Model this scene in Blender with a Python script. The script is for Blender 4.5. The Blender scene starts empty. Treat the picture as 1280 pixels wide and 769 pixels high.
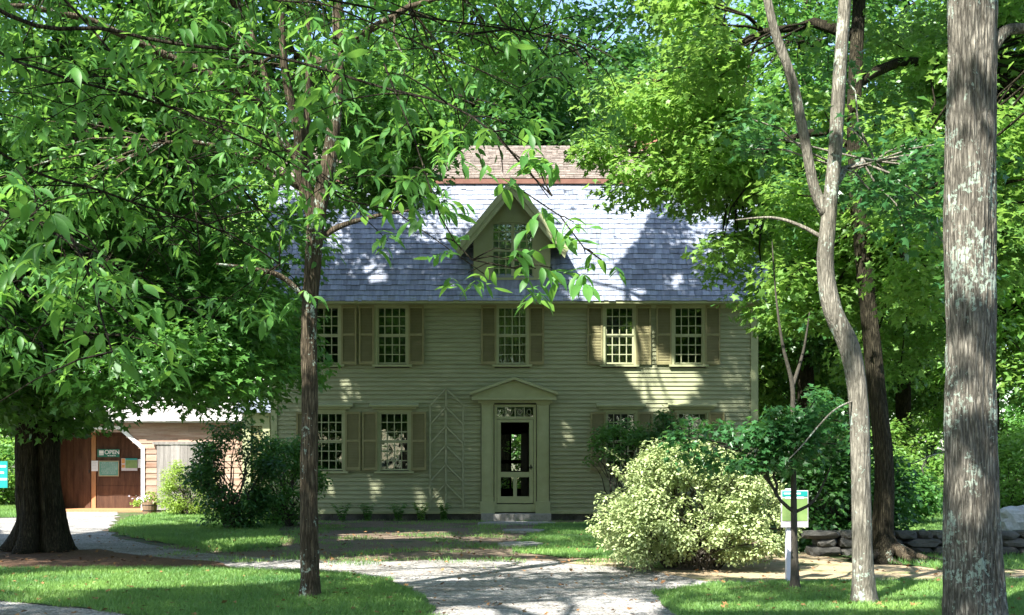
import bpy, bmesh, math, random
import numpy as np
from mathutils import Vector, noise

C = bpy.context.scene.collection
SC = bpy.context.scene
random.seed(7)
# ------------------------------------------------------------------ camera, sun, sky, exposure
FPX, HOR, EYE = 1500.0, 567.0, 1.6
cam = bpy.data.cameras.new('camera'); camo = bpy.data.objects.new('camera', cam); C.objects.link(camo)
camo.location = (0, 0, EYE); camo.rotation_euler = (math.radians(90), 0, 0)
cam.sensor_width = 36; cam.lens = FPX/1280*36; cam.shift_y = (HOR-384.5)/1280
cam.clip_start = 0.05; cam.clip_end = 2000
SC.camera = camo
ELEV = math.radians(50)
SUNH = Vector((-0.56, -0.83)).normalized()
S = Vector((SUNH.x*math.cos(ELEV), SUNH.y*math.cos(ELEV), math.sin(ELEV)))
sun = bpy.data.lights.new('sun', 'SUN'); suno = bpy.data.objects.new('sun', sun); C.objects.link(suno)
sun.energy = 5.0; sun.angle = math.radians(0.53); sun.color = (1.0, 0.97, 0.90)
suno.rotation_euler = (-S).to_track_quat('-Z', 'Y').to_euler()
W = bpy.data.worlds.new('World'); SC.world = W; W.use_nodes = True
wn = W.node_tree.nodes; wl = W.node_tree.links
sky = wn.new('ShaderNodeTexSky'); sky.sky_type = 'NISHITA'; sky.sun_disc = False
sky.sun_elevation = ELEV; sky.sun_rotation = math.atan2(S.x, S.y) % (2*math.pi)
sky.air_density = 1.0; sky.dust_density = 1.0; sky.ozone_density = 1.5
wl.new(sky.outputs[0], wn['Background'].inputs[0]); wn['Background'].inputs[1].default_value = 0.115
SC.view_settings.view_transform = 'Standard'; SC.view_settings.look = 'None'
SC.view_settings.exposure = 1.78; SC.view_settings.gamma = 1
try: SC.view_settings.use_curve_mapping = False
except Exception: pass
SC.cycles.max_bounces = 7; SC.cycles.diffuse_bounces = 4; SC.cycles.transmission_bounces = 6
SC.cycles.transparent_max_bounces = 12; SC.cycles.sample_clamp_indirect = 6.0

def P(px, py, d): return Vector(((px-640)/FPX*d, d, EYE+(HOR-py)/FPX*d))
def G(px, py):
    d = EYE*FPX/(py-HOR); return Vector(((px-640)/FPX*d, d, 0))

# ------------------------------------------------------------------ materials
def new_mat(name):
    m = bpy.data.materials.new(name); m.use_nodes = True
    nt = m.node_tree; return m, nt, nt.nodes['Principled BSDF']
def node(nt, t, **kw):
    n = nt.nodes.new(t)
    for k, v in kw.items(): setattr(n, k, v)
    return n
def coords(nt, stretch=(1,1,1), loc=(0,0,0)):
    tc = node(nt, 'ShaderNodeTexCoord'); mp = node(nt, 'ShaderNodeMapping')
    mp.inputs['Scale'].default_value = stretch; mp.inputs['Location'].default_value = loc
    nt.links.new(tc.outputs['Object'], mp.inputs[0]); return mp.outputs[0]
def ramp(nt, src, stops):
    r = node(nt, 'ShaderNodeValToRGB'); e = r.color_ramp.elements
    while len(e) < len(stops): e.new(0.5)
    for i, (p, c) in enumerate(stops):
        e[i].position = p; e[i].color = (c[0], c[1], c[2], 1)
    nt.links.new(src, r.inputs[0]); return r.outputs[0]
def noise_n(nt, vec, scale, detail=5, rough=0.6, dist=0.0):
    n = node(nt, 'ShaderNodeTexNoise'); n.inputs['Scale'].default_value = scale
    n.inputs['Detail'].default_value = detail; n.inputs['Roughness'].default_value = rough
    n.inputs['Distortion'].default_value = dist
    nt.links.new(vec, n.inputs['Vector']); return n.outputs['Fac']
def mixc(nt, fac, a, b, mode='MIX'):
    m = node(nt, 'ShaderNodeMix', data_type='RGBA', blend_type=mode)
    for s, v in ((m.inputs[0], fac), (m.inputs[6], a), (m.inputs[7], b)):
        if isinstance(v, (int, float)): s.default_value = v
        elif isinstance(v, tuple): s.default_value = (v[0], v[1], v[2], 1)
        else: nt.links.new(v, s)
    return m.outputs[2]
def bump(nt, b, h, strength, dist):
    n = node(nt, 'ShaderNodeBump'); n.inputs['Strength'].default_value = strength
    n.inputs['Distance'].default_value = dist
    nt.links.new(h, n.inputs['Height']); nt.links.new(n.outputs[0], b.inputs['Normal'])
def simple(name, c1, c2, scale=4, rough=0.7, bmp=0.0, bdist=0.01, stretch=(1,1,1), tint=0.0, spec=0.3, fine=0.0):
    m, nt, b = new_mat(name)
    v = coords(nt, stretch)
    n1 = noise_n(nt, v, scale)
    col = ramp(nt, n1, [(0.3, c1), (0.7, c2)])
    if fine:
        n2 = noise_n(nt, v, scale*9, 4, 0.7)
        col = mixc(nt, fine, col, ramp(nt, n2, [(0.35, (0.25,)*3), (0.65, (1.0,)*3)]), 'MULTIPLY')
    if tint:
        a = node(nt, 'ShaderNodeAttribute'); a.attribute_name = 'tint'
        t = ramp(nt, a.outputs['Fac'], [(0, (1-tint,)*3), (1, (1.0,)*3)])
        col = mixc(nt, 1.0, col, t, 'MULTIPLY')
    nt.links.new(col, b.inputs['Base Color'])
    b.inputs['Roughness'].default_value = rough; b.inputs['Specular IOR Level'].default_value = spec
    if bmp: bump(nt, b, noise_n(nt, v, scale*6, 6, 0.7), bmp, bdist)
    return m
def leaf_mat(name, dark, light, trans, tfac=0.45, rough=0.42, spec=0.5, big=None):
    m, nt, b = new_mat(name)
    a = node(nt, 'ShaderNodeAttribute'); a.attribute_name = 'tint'
    col = ramp(nt, a.outputs['Fac'], [(0.0, dark), (0.75, light), (1.0, tuple(min(1, x*1.25) for x in light))])
    nt.links.new(col, b.inputs['Base Color'])
    sp = noise_n(nt, coords(nt), 22, 3, 0.6)
    col = mixc(nt, 0.8, col, ramp(nt, sp, [(0.3, (0.72,0.78,0.75)), (0.65, (1.12,1.08,1.0))]), 'MULTIPLY')
    nt.links.new(col, b.inputs['Base Color'])
    b.inputs['Roughness'].default_value = rough; b.inputs['Specular IOR Level'].default_value = spec
    tr = node(nt, 'ShaderNodeBsdfTranslucent')
    tcol = mixc(nt, 0.35, trans, col)
    nt.links.new(tcol, tr.inputs[0])
    mx = node(nt, 'ShaderNodeMixShader'); mx.inputs[0].default_value = tfac
    nt.links.new(b.outputs[0], mx.inputs[1]); nt.links.new(tr.outputs[0], mx.inputs[2])
    nt.links.new(mx.outputs[0], nt.nodes['Material Output'].inputs[0])
    return m
M = {}
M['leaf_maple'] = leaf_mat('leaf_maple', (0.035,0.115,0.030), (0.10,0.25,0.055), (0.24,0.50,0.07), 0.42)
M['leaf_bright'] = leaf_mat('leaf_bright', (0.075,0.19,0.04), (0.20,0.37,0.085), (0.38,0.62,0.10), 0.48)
M['leaf_blue'] = leaf_mat('leaf_blue', (0.022,0.095,0.032), (0.062,0.19,0.06), (0.17,0.40,0.07), 0.38, 0.36, 0.7)
M['leaf_hick'] = leaf_mat('leaf_hickory', (0.035,0.13,0.035), (0.10,0.27,0.05), (0.30,0.56,0.08), 0.48, 0.5, 0.45)
M['leaf_bush'] = leaf_mat('leaf_bush', (0.26,0.34,0.13), (0.46,0.54,0.27), (0.40,0.50,0.16), 0.25, 0.45)
M['leaf_lime'] = leaf_mat('leaf_lime', (0.14,0.24,0.03), (0.32,0.46,0.08), (0.45,0.6,0.07), 0.4)
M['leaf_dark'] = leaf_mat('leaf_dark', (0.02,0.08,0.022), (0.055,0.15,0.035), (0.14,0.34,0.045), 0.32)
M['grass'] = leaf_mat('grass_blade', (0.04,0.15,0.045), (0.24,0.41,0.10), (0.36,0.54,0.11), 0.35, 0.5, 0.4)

def bark_mat(name, a, b_, ridges=1.0, lichen=0.0, lich_col=(0.36,0.44,0.36), scale=1.0):
    m, nt, b = new_mat(name)
    v = coords(nt, (30*scale, 30*scale, 5.0*scale))
    n1 = noise_n(nt, v, 1.5, 9, 0.72, 0.9)
    col = ramp(nt, n1, [(0.33, a), (0.52, tuple((x+y)/2 for x, y in zip(a, b_))), (0.68, b_)])
    v2 = coords(nt, (1, 1, 1)); big = noise_n(nt, v2, 2.3, 5, 0.6)
    col = mixc(nt, 0.55, col, ramp(nt, big, [(0.35, (0.42,0.40,0.35)), (0.65, (1.2,1.17,1.1))]), 'MULTIPLY')
    vc = node(nt, 'ShaderNodeTexVoronoi', feature='DISTANCE_TO_EDGE'); vc.inputs['Scale'].default_value = 1.0
    wob = node(nt, 'ShaderNodeMix', data_type='RGBA', blend_type='ADD'); wob.inputs[0].default_value = 0.9
    cv = coords(nt, (34*scale, 34*scale, 3.6*scale)); nz = node(nt, 'ShaderNodeTexNoise'); nz.inputs['Scale'].default_value = 1.3; nz.inputs['Detail'].default_value = 4
    nt.links.new(cv, nz.inputs['Vector']); nt.links.new(cv, wob.inputs[6]); nt.links.new(nz.outputs['Color'], wob.inputs[7]); nt.links.new(wob.outputs[2], vc.inputs['Vector'])
    crack = ramp(nt, vc.outputs['Distance'], [(0.0, (0.30,)*3), (0.30, (1.0,)*3)])
    col = mixc(nt, 0.85*ridges if ridges < 1 else 0.85, col, crack, 'MULTIPLY')
    if lichen:
        v3 = coords(nt, (1, 1, 0.8), (3.1, 1.2, 0.4)); l1 = noise_n(nt, v3, 3.4, 3, 0.5); l2 = noise_n(nt, v3, 26, 5, 0.7)
        mm = node(nt, 'ShaderNodeMath', operation='MULTIPLY'); nt.links.new(l1, mm.inputs[0]); nt.links.new(l2, mm.inputs[1])
        f = ramp(nt, mm.outputs[0], [(0.315-lichen*0.06, (0,0,0)), (0.345-lichen*0.06, (0.85,)*3)])
        col = mixc(nt, f, col, lich_col)
    nt.links.new(col, b.inputs['Base Color'])
    b.inputs['Roughness'].default_value = 0.92; b.inputs['Specular IOR Level'].default_value = 0.115
    bump(nt, b, mixc(nt, 0.55, n1, crack), 1.0*ridges, 0.03)
    return m
M['bark'] = bark_mat('bark_grey_brown', (0.055,0.042,0.028), (0.22,0.18,0.125), 1, -0.25)
M['bark_lichen'] = bark_mat('bark_with_lichen', (0.085,0.075,0.06), (0.46,0.43,0.37), 1, 0.15)
M['bark_pale'] = bark_mat('bark_pale_grey', (0.11,0.10,0.08), (0.42,0.395,0.335), 0.7, -0.15)
M['bark_dark'] = bark_mat('bark_dark', (0.02,0.019,0.012), (0.12,0.105,0.07), 1.6, 0)
M['bark_sap'] = bark_mat('bark_sapling', (0.06,0.055,0.045), (0.13,0.12,0.10), 0.4, 0, scale=2.5)

M['siding'] = simple('painted_clapboard', (0.255,0.27,0.155), (0.34,0.355,0.215), 2.2, 0.55, 0.12, 0.004, (1,1,6), 0.09)
M['trim'] = simple('painted_trim', (0.31,0.33,0.18), (0.37,0.39,0.22), 5, 0.5, 0.08, 0.003)
M['shutter'] = simple('tan_shutter', (0.21,0.19,0.09), (0.27,0.25,0.125), 5, 0.55, 0.08, 0.003)
M['sash'] = simple('sash_paint', (0.32,0.34,0.20), (0.38,0.40,0.245), 9, 0.5)
M['shingle'] = simple('weathered_shade_blue_shingle', (0.23,0.27,0.36), (0.40,0.44,0.54), 2.2, 0.6, 0.5, 0.006, (6,1,1), 0.55, 0.5, 0.35)  # weathered grey; the sky's blue in the shade is mixed into the colour
M['shingle_brown'] = simple('brown_shingle', (0.25,0.20,0.165), (0.38,0.32,0.27), 2.2, 0.8, 0.4, 0.006, (5,1,1), 0.45, 0.3, 0.3)
M['red_board'] = simple('red_brown_board', (0.15,0.065,0.045), (0.22,0.11,0.08), 6, 0.7)
M['brick'] = simple('chimney_brick', (0.32,0.14,0.09), (0.45,0.22,0.15), 12, 0.85, 0.5, 0.01, tint=0.4)
M['stone'] = simple('field_stone', (0.06,0.06,0.052), (0.19,0.18,0.16), 3.5, 0.9, 0.7, 0.03, tint=0.45, fine=0.35)
M['granite'] = simple('granite_step', (0.26,0.25,0.23), (0.38,0.37,0.35), 14, 0.85, 0.4, 0.01, fine=0.3)
M['boulder'] = simple('pale_boulder', (0.45,0.44,0.42), (0.62,0.61,0.58), 2.5, 0.9, 0.6, 0.04, fine=0.25)
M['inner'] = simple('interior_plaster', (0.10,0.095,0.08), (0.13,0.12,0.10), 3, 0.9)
M['inner_dark'] = simple('dark_inner_door_and_panel', (0.02,0.018,0.015), (0.03,0.026,0.02), 3, 0.6)  # also colours the added dark panel behind the dormer window
M['curtain'] = simple('curtain_cloth', (0.26,0.22,0.12), (0.32,0.28,0.16), 5, 0.9, 0.3, 0.02, (8,8,0.3))
M['metal_dark'] = simple('dark_metal', (0.02,)*3, (0.03,)*3, 5, 0.35)
M['lattice'] = simple('trellis_paint', (0.27,0.285,0.175), (0.32,0.335,0.21), 7, 0.6)
M['barn'] = simple('weathered_barn_board', (0.36,0.20,0.13), (0.58,0.43,0.34), 1.6, 0.85, 0.5, 0.01, (0.6,2,7), 0.4, 0.2, 0.35)
M['barn_door'] = simple('red_brown_barn_door', (0.075,0.036,0.023), (0.165,0.083,0.05), 2.2, 0.8, 0.4, 0.008, (5,2,0.7), 0.3, 0.2, 0.3)
M['barn_post'] = simple('orange_brown_post', (0.36,0.17,0.08), (0.44,0.23,0.11), 4, 0.75, 0.3, 0.006, (5,5,1))
M['grey_wood'] = simple('silver_grey_wood', (0.24,0.22,0.20), (0.42,0.39,0.36), 2, 0.85, 0.5, 0.008, (9,3,0.6), 0.35, 0.2, 0.35)
M['white_trim'] = simple('chalky_white_trim', (0.62,0.60,0.58), (0.76,0.75,0.73), 6, 0.6, 0.1, 0.004)
M['barn_roof'] = simple('grey_barn_shingle', (0.42,0.40,0.38), (0.55,0.53,0.51), 2.5, 0.8, 0.4, 0.006, (5,1,1), 0.4)
M['sign_green'] = simple('green_sign_paint', (0.015,0.13,0.085), (0.02,0.16,0.105), 5, 0.4)
M['sign_teal'] = simple('teal_sign_paint', (0.01,0.24,0.22), (0.015,0.28,0.26), 5, 0.4)
M['sign_white'] = simple('white_lettering', (0.75,)*3, (0.82,)*3, 5, 0.5)
M['chalk_green'] = simple('green_chalkboard', (0.10,0.26,0.21), (0.16,0.34,0.28), 7, 0.8)
M['frame_wood'] = simple('pale_wood_frame', (0.36,0.27,0.15), (0.42,0.32,0.19), 7, 0.6)
M['paper'] = simple('white_paper', (0.72,0.72,0.76), (0.80,0.80,0.83), 9, 0.7)
M['map_green'] = simple('map_green', (0.12,0.22,0.06), (0.22,0.31,0.11), 7, 0.5)
M['map_grey'] = simple('map_grey', (0.45,0.42,0.44), (0.55,0.52,0.55), 14, 0.5)
M['map_orange'] = simple('map_orange', (0.5,0.22,0.06), (0.6,0.3,0.1), 9, 0.5)
M['post_white'] = simple('white_post_paint', (0.66,0.64,0.74), (0.74,0.72,0.82), 5, 0.5)
M['barrel'] = simple('barrel_wood', (0.14,0.09,0.05), (0.24,0.16,0.10), 6, 0.8, 0.3, 0.005, (8,8,1))
M['mulch'] = simple('bark_mulch', (0.10,0.055,0.032), (0.24,0.14,0.085), 22, 0.95, 1.0, 0.03, fine=0.5)
M['flower'] = simple('pale_flower', (0.7,0.6,0.75), (0.8,0.75,0.8), 5, 0.6)

def glass_mat():
    m, nt, b = new_mat('window_glass')
    t = node(nt, 'ShaderNodeBsdfTransparent'); t.inputs[0].default_value = (0.85,0.9,0.87,1)
    g = node(nt, 'ShaderNodeBsdfGlossy'); g.inputs['Roughness'].default_value = 0.015; g.inputs[0].default_value = (0.95,1,0.97,1)
    tc = node(nt, 'ShaderNodeTexCoord'); nz = node(nt, 'ShaderNodeTexNoise'); nz.inputs['Scale'].default_value = 2.5
    nt.links.new(tc.outputs['Object'], nz.inputs[0])
    bp = node(nt, 'ShaderNodeBump'); bp.inputs['Strength'].default_value = 0.25; bp.inputs['Distance'].default_value = 0.02
    nt.links.new(nz.outputs['Fac'], bp.inputs['Height']); nt.links.new(bp.outputs[0], g.inputs['Normal'])
    fr = node(nt, 'ShaderNodeFresnel'); fr.inputs[0].default_value = 1.6
    mm = node(nt, 'ShaderNodeMath', operation='MULTIPLY_ADD'); mm.inputs[1].default_value = 1.1; mm.inputs[2].default_value = 0.03
    nt.links.new(fr.outputs[0], mm.inputs[0])
    mx = node(nt, 'ShaderNodeMixShader'); nt.links.new(mm.outputs[0], mx.inputs[0])
    nt.links.new(t.outputs[0], mx.inputs[1]); nt.links.new(g.outputs[0], mx.inputs[2])
    nt.links.new(mx.outputs[0], nt.nodes['Material Output'].inputs[0]); return m
M['glass'] = glass_mat()

def gravel_mat():
    m, nt, b = new_mat('gravel')
    v = coords(nt)
    vo = node(nt, 'ShaderNodeTexVoronoi'); vo.inputs['Scale'].default_value = 42; nt.links.new(v, vo.inputs['Vector'])
    hs = node(nt, 'ShaderNodeSeparateColor'); nt.links.new(vo.outputs['Color'], hs.inputs[0])
    col = ramp(nt, hs.outputs[0], [(0, (0.13,0.125,0.12)), (0.5, (0.25,0.245,0.235)), (1, (0.43,0.42,0.40))])
    big = noise_n(nt, v, 0.9, 6, 0.65)
    col = mixc(nt, 0.9, col, ramp(nt, big, [(0.3, (0.62,0.58,0.53)), (0.6, (1.15,1.13,1.12))]), 'MULTIPLY')
    rut = noise_n(nt, coords(nt, (0.25, 2.2, 1)), 1.6, 5, 0.6, 0.8)
    col = mixc(nt, 0.9, col, ramp(nt, rut, [(0.36, (0.70,0.66,0.60)), (0.5, (1.05,)*3)]), 'MULTIPLY')
    lit = noise_n(nt, v, 5.5, 6, 0.75)
    col = mixc(nt, ramp(nt, lit, [(0.60, (0,0,0)), (0.68, (0.7,)*3)]), col, (0.15,0.10,0.065))
    nt.links.new(col, b.inputs['Base Color']); b.inputs['Roughness'].default_value = 0.9
    inv = node(nt, 'ShaderNodeMath', operation='SUBTRACT'); inv.inputs[0].default_value = 1; nt.links.new(vo.outputs['Distance'], inv.inputs[1])
    bump(nt, b, inv.outputs[0], 0.8, 0.015); return m
M['gravel'] = gravel_mat()
def ground_mat(name, dirt, dirt2, grass, bias):
    m, nt, b = new_mat(name)
    v = coords(nt)
    n1 = noise_n(nt, v, 1.3, 7, 0.7); n2 = noise_n(nt, v, 30, 6, 0.75)
    d = ramp(nt, n2, [(0.35, dirt), (0.65, dirt2)])
    g = ramp(nt, n2, [(0.35, tuple(x*0.5 for x in grass)), (0.65, grass)])
    col = mixc(nt, ramp(nt, n1, [(bias-0.06, (0,0,0)), (bias+0.06, (1,1,1))]), g, d)
    nt.links.new(col, b.inputs['Base Color']); b.inputs['Roughness'].default_value = 0.95
    bump(nt, b, n2, 0.8, 0.03); return m
M['ground'] = ground_mat('woodland_ground', (0.07,0.05,0.03), (0.15,0.11,0.07), (0.06,0.12,0.02), 0.5)
M['yard'] = ground_mat('bare_yard_earth', (0.10,0.07,0.047), (0.25,0.185,0.125), (0.05,0.10,0.025), 0.40)
M['lawn'] = ground_mat('lawn_soil', (0.10,0.10,0.04), (0.18,0.18,0.07), (0.08,0.17,0.03), 0.62)
M['tan_verge'] = ground_mat('dry_verge', (0.30,0.22,0.13), (0.46,0.36,0.23), (0.16,0.22,0.06), 0.42)

# ------------------------------------------------------------------ mesh building
def tag(o, label=None, cat=None, group=None, kind=None):
    if label: o['label'] = label
    if cat: o['category'] = cat
    if group: o['group'] = group
    if kind: o['kind'] = kind
    return o
def empty(name, loc, label, cat, group=None):
    o = bpy.data.objects.new(name, None); C.objects.link(o); o.location = loc
    o.empty_display_size = 0.3
    return tag(o, label, cat, group)
class MB:
    def __init__(s): s.v = []; s.f = []; s.t = []; s.cur = 0.5
    def add(s, vs, fs, tint=None):
        n = len(s.v); s.v.extend(tuple(p) for p in vs)
        tt = s.cur if tint is None else tint
        for f in fs: s.f.append(tuple(n+i for i in f)); s.t.append(tt)
    def box(s, x0, x1, y0, y1, z0, z1, tint=None):
        s.add([(x0,y0,z0),(x1,y0,z0),(x1,y1,z0),(x0,y1,z0),(x0,y0,z1),(x1,y0,z1),(x1,y1,z1),(x0,y1,z1)],
              [(0,3,2,1),(4,5,6,7),(0,1,5,4),(1,2,6,5),(2,3,7,6),(3,0,4,7)], tint)
    def prism(s, poly, y0, y1, tint=None):      # poly in x,z counted counter-clockwise seen from -y
        n = len(poly)
        vs = [(x, y0, z) for x, z in poly]+[(x, y1, z) for x, z in poly]
        fs = [tuple(range(n)), tuple(range(2*n-1, n-1, -1))]+[((i+1) % n, i, n+i, n+(i+1) % n) for i in range(n)]
        s.add(vs, fs, tint)
    def bar(s, a, b, w, h, tint=None, up=(0,1,0)):   # square bar from a to b
        a = Vector(a); b = Vector(b); d = (b-a).normalized(); u = Vector(up)
        if abs(d.dot(u)) > 0.95: u = Vector((1,0,0))
        r = d.cross(u).normalized()*w/2; q = d.cross(r).normalized()*h/2
        vs = [a-r-q, a+r-q, a+r+q, a-r+q, b-r-q, b+r-q, b+r+q, b-r+q]
        s.add(vs, [(0,3,2,1),(4,5,6,7),(0,1,5,4),(1,2,6,5),(2,3,7,6),(3,0,4,7)], tint)
    def tube(s, pts, rad, n=7, disp=None, cap=True, tint=None):
        pts = [Vector(p) for p in pts]; m = len(pts); vs = []; fs = []
        ref = Vector((0.3,1,0.1))
        for i, p in enumerate(pts):
            d = (pts[min(i+1, m-1)]-pts[max(i-1, 0)]).normalized()
            a = d.cross(ref)
            if a.length < 1e-3: a = d.cross(Vector((1,0,0)))
            a.normalize(); b = a.cross(d)
            for k in range(n):
                th = 2*math.pi*k/n; r = rad[i]
                if disp: r *= disp(p, th, i)
                vs.append(p+(a*math.cos(th)+b*math.sin(th))*r)
        for i in range(m-1):
            for k in range(n):
                k2 = (k+1) % n
                fs.append((i*n+k, i*n+k2, (i+1)*n+k2, (i+1)*n+k))
        if cap: fs.append(tuple(range(n))[::-1]); fs.append(tuple((m-1)*n+k for k in range(n)))
        s.add(vs, fs, tint)
    def build(s, name, mat, parent=None, loc=(0,0,0), origin=None, smooth=False):
        me = bpy.data.meshes.new(name)
        o0 = Vector(origin) if origin is not None else Vector((0,0,0))
        me.from_pydata([tuple(Vector(p)-o0) for p in s.v], [], s.f); me.update()
        a = me.attributes.new('tint', 'FLOAT', 'FACE'); a.data.foreach_set('value', s.t)
        if smooth: me.polygons.foreach_set('use_smooth', [True]*len(me.polygons))
        me.materials.append(mat)
        o = bpy.data.objects.new(name, me); C.objects.link(o)
        if parent: o.parent = parent
        o.location = loc if origin is None else (Vector(loc)+o0 if parent is None else loc)
        return o
def copy_obj(o, parent=None, loc=None, rot=None, scale=None):
    c = o.copy(); C.objects.link(c)
    if parent is not None: c.parent = parent
    if loc is not None: c.location = loc
    if rot is not None: c.rotation_euler = rot
    if scale is not None: c.scale = scale
    for ch in list(o.children):
        d = ch.copy(); C.objects.link(d); d.parent = c
        for g in list(ch.children):
            e = g.copy(); C.objects.link(e); e.parent = d
    return c
def text_mesh(body, size):
    cu = bpy.data.curves.new('lettering', 'FONT'); cu.body = body; cu.size = size; cu.align_x = 'CENTER'; cu.align_y = 'CENTER'
    cu.extrude = 0.003; cu.offset = size*0.012
    o = bpy.data.objects.new('tmp', cu); C.objects.link(o)
    dg = bpy.context.evaluated_depsgraph_get(); me = bpy.data.meshes.new_from_object(o.evaluated_get(dg))
    bpy.data.objects.remove(o); return me

# ------------------------------------------------------------------ foliage
def tmpl(kind):
    if kind == 'rhomb':
        v = [(0,0,0),(0.36,0.42,0.07),(0,1,-0.12),(-0.36,0.42,0.07)]; f = [(0,1,2),(0,2,3)]
    elif kind == 'maple':
        v = [(0,0,0),(0.40,-0.04,0.06),(0.26,0.22,0.04),(0.58,0.50,0.05),(0.20,0.56,0.02),(0,1,-0.12),
             (-0.20,0.56,0.02),(-0.58,0.50,0.05),(-0.26,0.22,0.04),(-0.40,-0.04,0.06)]
        f = [(0,1,2),(0,2,4),(2,3,4),(0,4,5),(0,5,6),(0,6,8),(6,7,8),(0,8,9)]
    elif kind == 'oval':
        v = [(0,0,0),(0.24,0.25,0.05),(0.30,0.55,0.02),(0,1,-0.16),(-0.30,0.55,0.02),(-0.24,0.25,0.05)]
        f = [(0,1,2,3),(0,3,4,5)]
    elif kind == 'lance':
        rows = [(0,0.015),(0.15,0.10),(0.38,0.17),(0.62,0.165),(0.84,0.08),(1.0,0.0)]
        v = []; f = []
        for t, w in rows:
            z = 0.04*t-0.24*t*t
            v += [(-w, t, z+w*0.28), (0, t, z), (w, t, z+w*0.28)]
        for i in range(len(rows)-1):
            a = 3*i; f += [(a, a+1, a+4, a+3), (a+1, a+2, a+5, a+4)]
    return np.array(v, float), f
def leaves(name, pos, nrm, tip, size, kind, mat, tint, parent=None, origin=(0,0,0)):
    """one mesh with a leaf at every position"""
    tv, tf = tmpl(kind); N = len(pos); nv = len(tv)
    nrm = nrm/np.linalg.norm(nrm, axis=1, keepdims=True)
    tip = tip-(tip*nrm).sum(1, keepdims=True)*nrm
    tip = tip/np.maximum(np.linalg.norm(tip, axis=1, keepdims=True), 1e-6)
    sx = np.cross(tip, nrm)
    h = np.random.default_rng(N)
    bend = (0.1+2.4*h.random(N)**1.3)[:, None, None]; wid = (0.75+0.45*h.random(N))[:, None, None]; skew = (h.normal(size=N)*0.12)[:, None, None]
    V = (sx[:, None, :]*(tv[None, :, 0:1]*wid+skew*tv[None, :, 1:2]**2)+tip[:, None, :]*tv[None, :, 1:2]+nrm[:, None, :]*tv[None, :, 2:3]*bend)*size[:, None, None]+pos[:, None, :]
    V = (V-np.array(origin)[None, None, :]).reshape(-1, 3)
    fl = np.array([len(f) for f in tf]); flat = np.concatenate([np.array(f) for f in tf])
    loops = (flat[None, :]+(np.arange(N)*nv)[:, None]).reshape(-1)
    tot = np.tile(fl, N); start = np.concatenate([[0], np.cumsum(tot)[:-1]])
    me = bpy.data.meshes.new(name)
    me.vertices.add(len(V)); me.vertices.foreach_set('co', V.astype(np.float32).ravel())
    me.loops.add(len(loops)); me.loops.foreach_set('vertex_index', loops.astype(np.int32))
    me.polygons.add(len(tot)); me.polygons.foreach_set('loop_start', start.astype(np.int32))
    me.polygons.foreach_set('loop_total', tot.astype(np.int32))
    me.update(calc_edges=True)
    a = me.attributes.new('tint', 'FLOAT', 'FACE'); a.data.foreach_set('value', np.repeat(tint, len(tf)).astype(np.float32))
    me.materials.append(mat)
    o = bpy.data.objects.new(name, me); C.objects.link(o)
    if parent: o.parent = parent
    else: o.location = origin
    return o
def inpoly(x, y, poly):
    r = np.zeros(len(x), bool); n = len(poly)
    for i in range(n):
        x0, y0 = poly[i]; x1, y1 = poly[(i+1) % n]
        c = ((y0 > y) != (y1 > y)) & (x < (x1-x0)*(y-y0)/((y1-y0) or 1e-9)+x0)
        r ^= c
    return r
# where the sun gets down between the trees (openings in the canopy along the sun's path)
HY = 28.8
FAC = [[(757,412),(812,396),(815,440),(862,470),(838,506),(812,506),(785,465),(757,456)],
       [(425,475),(447,475),(452,503),(425,500)], [(519,606),(545,612),(560,640),(522,640)],
       [(700,530),(716,528),(722,556),(706,560)], [(457,470),(466,478),(470,503),(460,500)], [(405,598),(418,598),(420,618),(408,618)],
       [(846,440),(870,445),(884,468),(862,470)], [(462,596),(478,600),(484,622),(466,624)]]
ROOF = [[(560,232),(830,232),(800,300),(770,335),(800,380),(705,380),(696,325),(668,262),(600,250),(560,268)],
        [(455,335),(480,330),(486,352),(462,358)], [(840,345),(852,340),(858,356),(846,362)], [(590,180),(790,180),(790,228),(590,228)]]
GRD = [[(0,640),(300,636),(345,655),(150,662),(80,670),(0,668)],
       [(0,722),(120,716),(260,712),(330,716),(420,722),(330,734),(120,741),(0,742)],
       [(330,706),(560,700),(640,699),(780,698),(1075,704),(1075,726),(930,724),(830,716),(620,716),(520,724),(430,716)],
       [(540,760),(700,752),(830,754),(830,775),(540,775)],
       [(1100,736),(1180,728),(1190,748),(1120,752)], [(1255,738),(1290,732),(1290,750),(1255,752)],
       [(420,668),(560,664),(570,672),(420,676)], [(250,680),(370,672),(370,682),(260,692)], [(620,690),(760,686),(760,694),(620,696)],
       [(1080,640),(1200,640),(1200,668),(1080,668)], [(850,758),(1180,754),(1180,766),(850,768)]]
VOL = [((2.7,16.6,1.0), (1.5,1.0,0.9)), ((3.2,21.0,7.6), (2.6,1.8,2.0)), ((6.8,18.0,5.8), (1.8,1.8,1.8)), ((4.3,13.8,4.6),(0.9,0.9,0.6)), ((-9.8,33,2), (3.4,1.5,2.6)), ((-9.2,32.6,5), (3.4,1.5,1.5)),
       ((3.72,12.8,0.7), (0.25,0.25,0.75)), ((3.45,12.8,3.4), (0.3,0.3,0.45)), ((4.15,10.8,3.4), (0.3,0.3,0.5)),
       ((4.2,10.8,5.2), (0.25,0.25,0.4)), ((-2.6,22.6,8.2), (1.6,1.2,1.1)), ((-3.6,12.5,5.4),(1.4,1.2,0.9)), ((-5.5,14.5,5.0),(1.2,1.2,0.9))]
def grow(poly, f):
    cx = sum(p[0] for p in poly)/len(poly); cy = sum(p[1] for p in poly)/len(poly)
    return [(cx+(x-cx)*f, cy+(y-cy)*f) for x, y in poly]
FAC = [grow(p, 1.32 if i == 0 else 1.2) for i, p in enumerate(FAC)]
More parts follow.
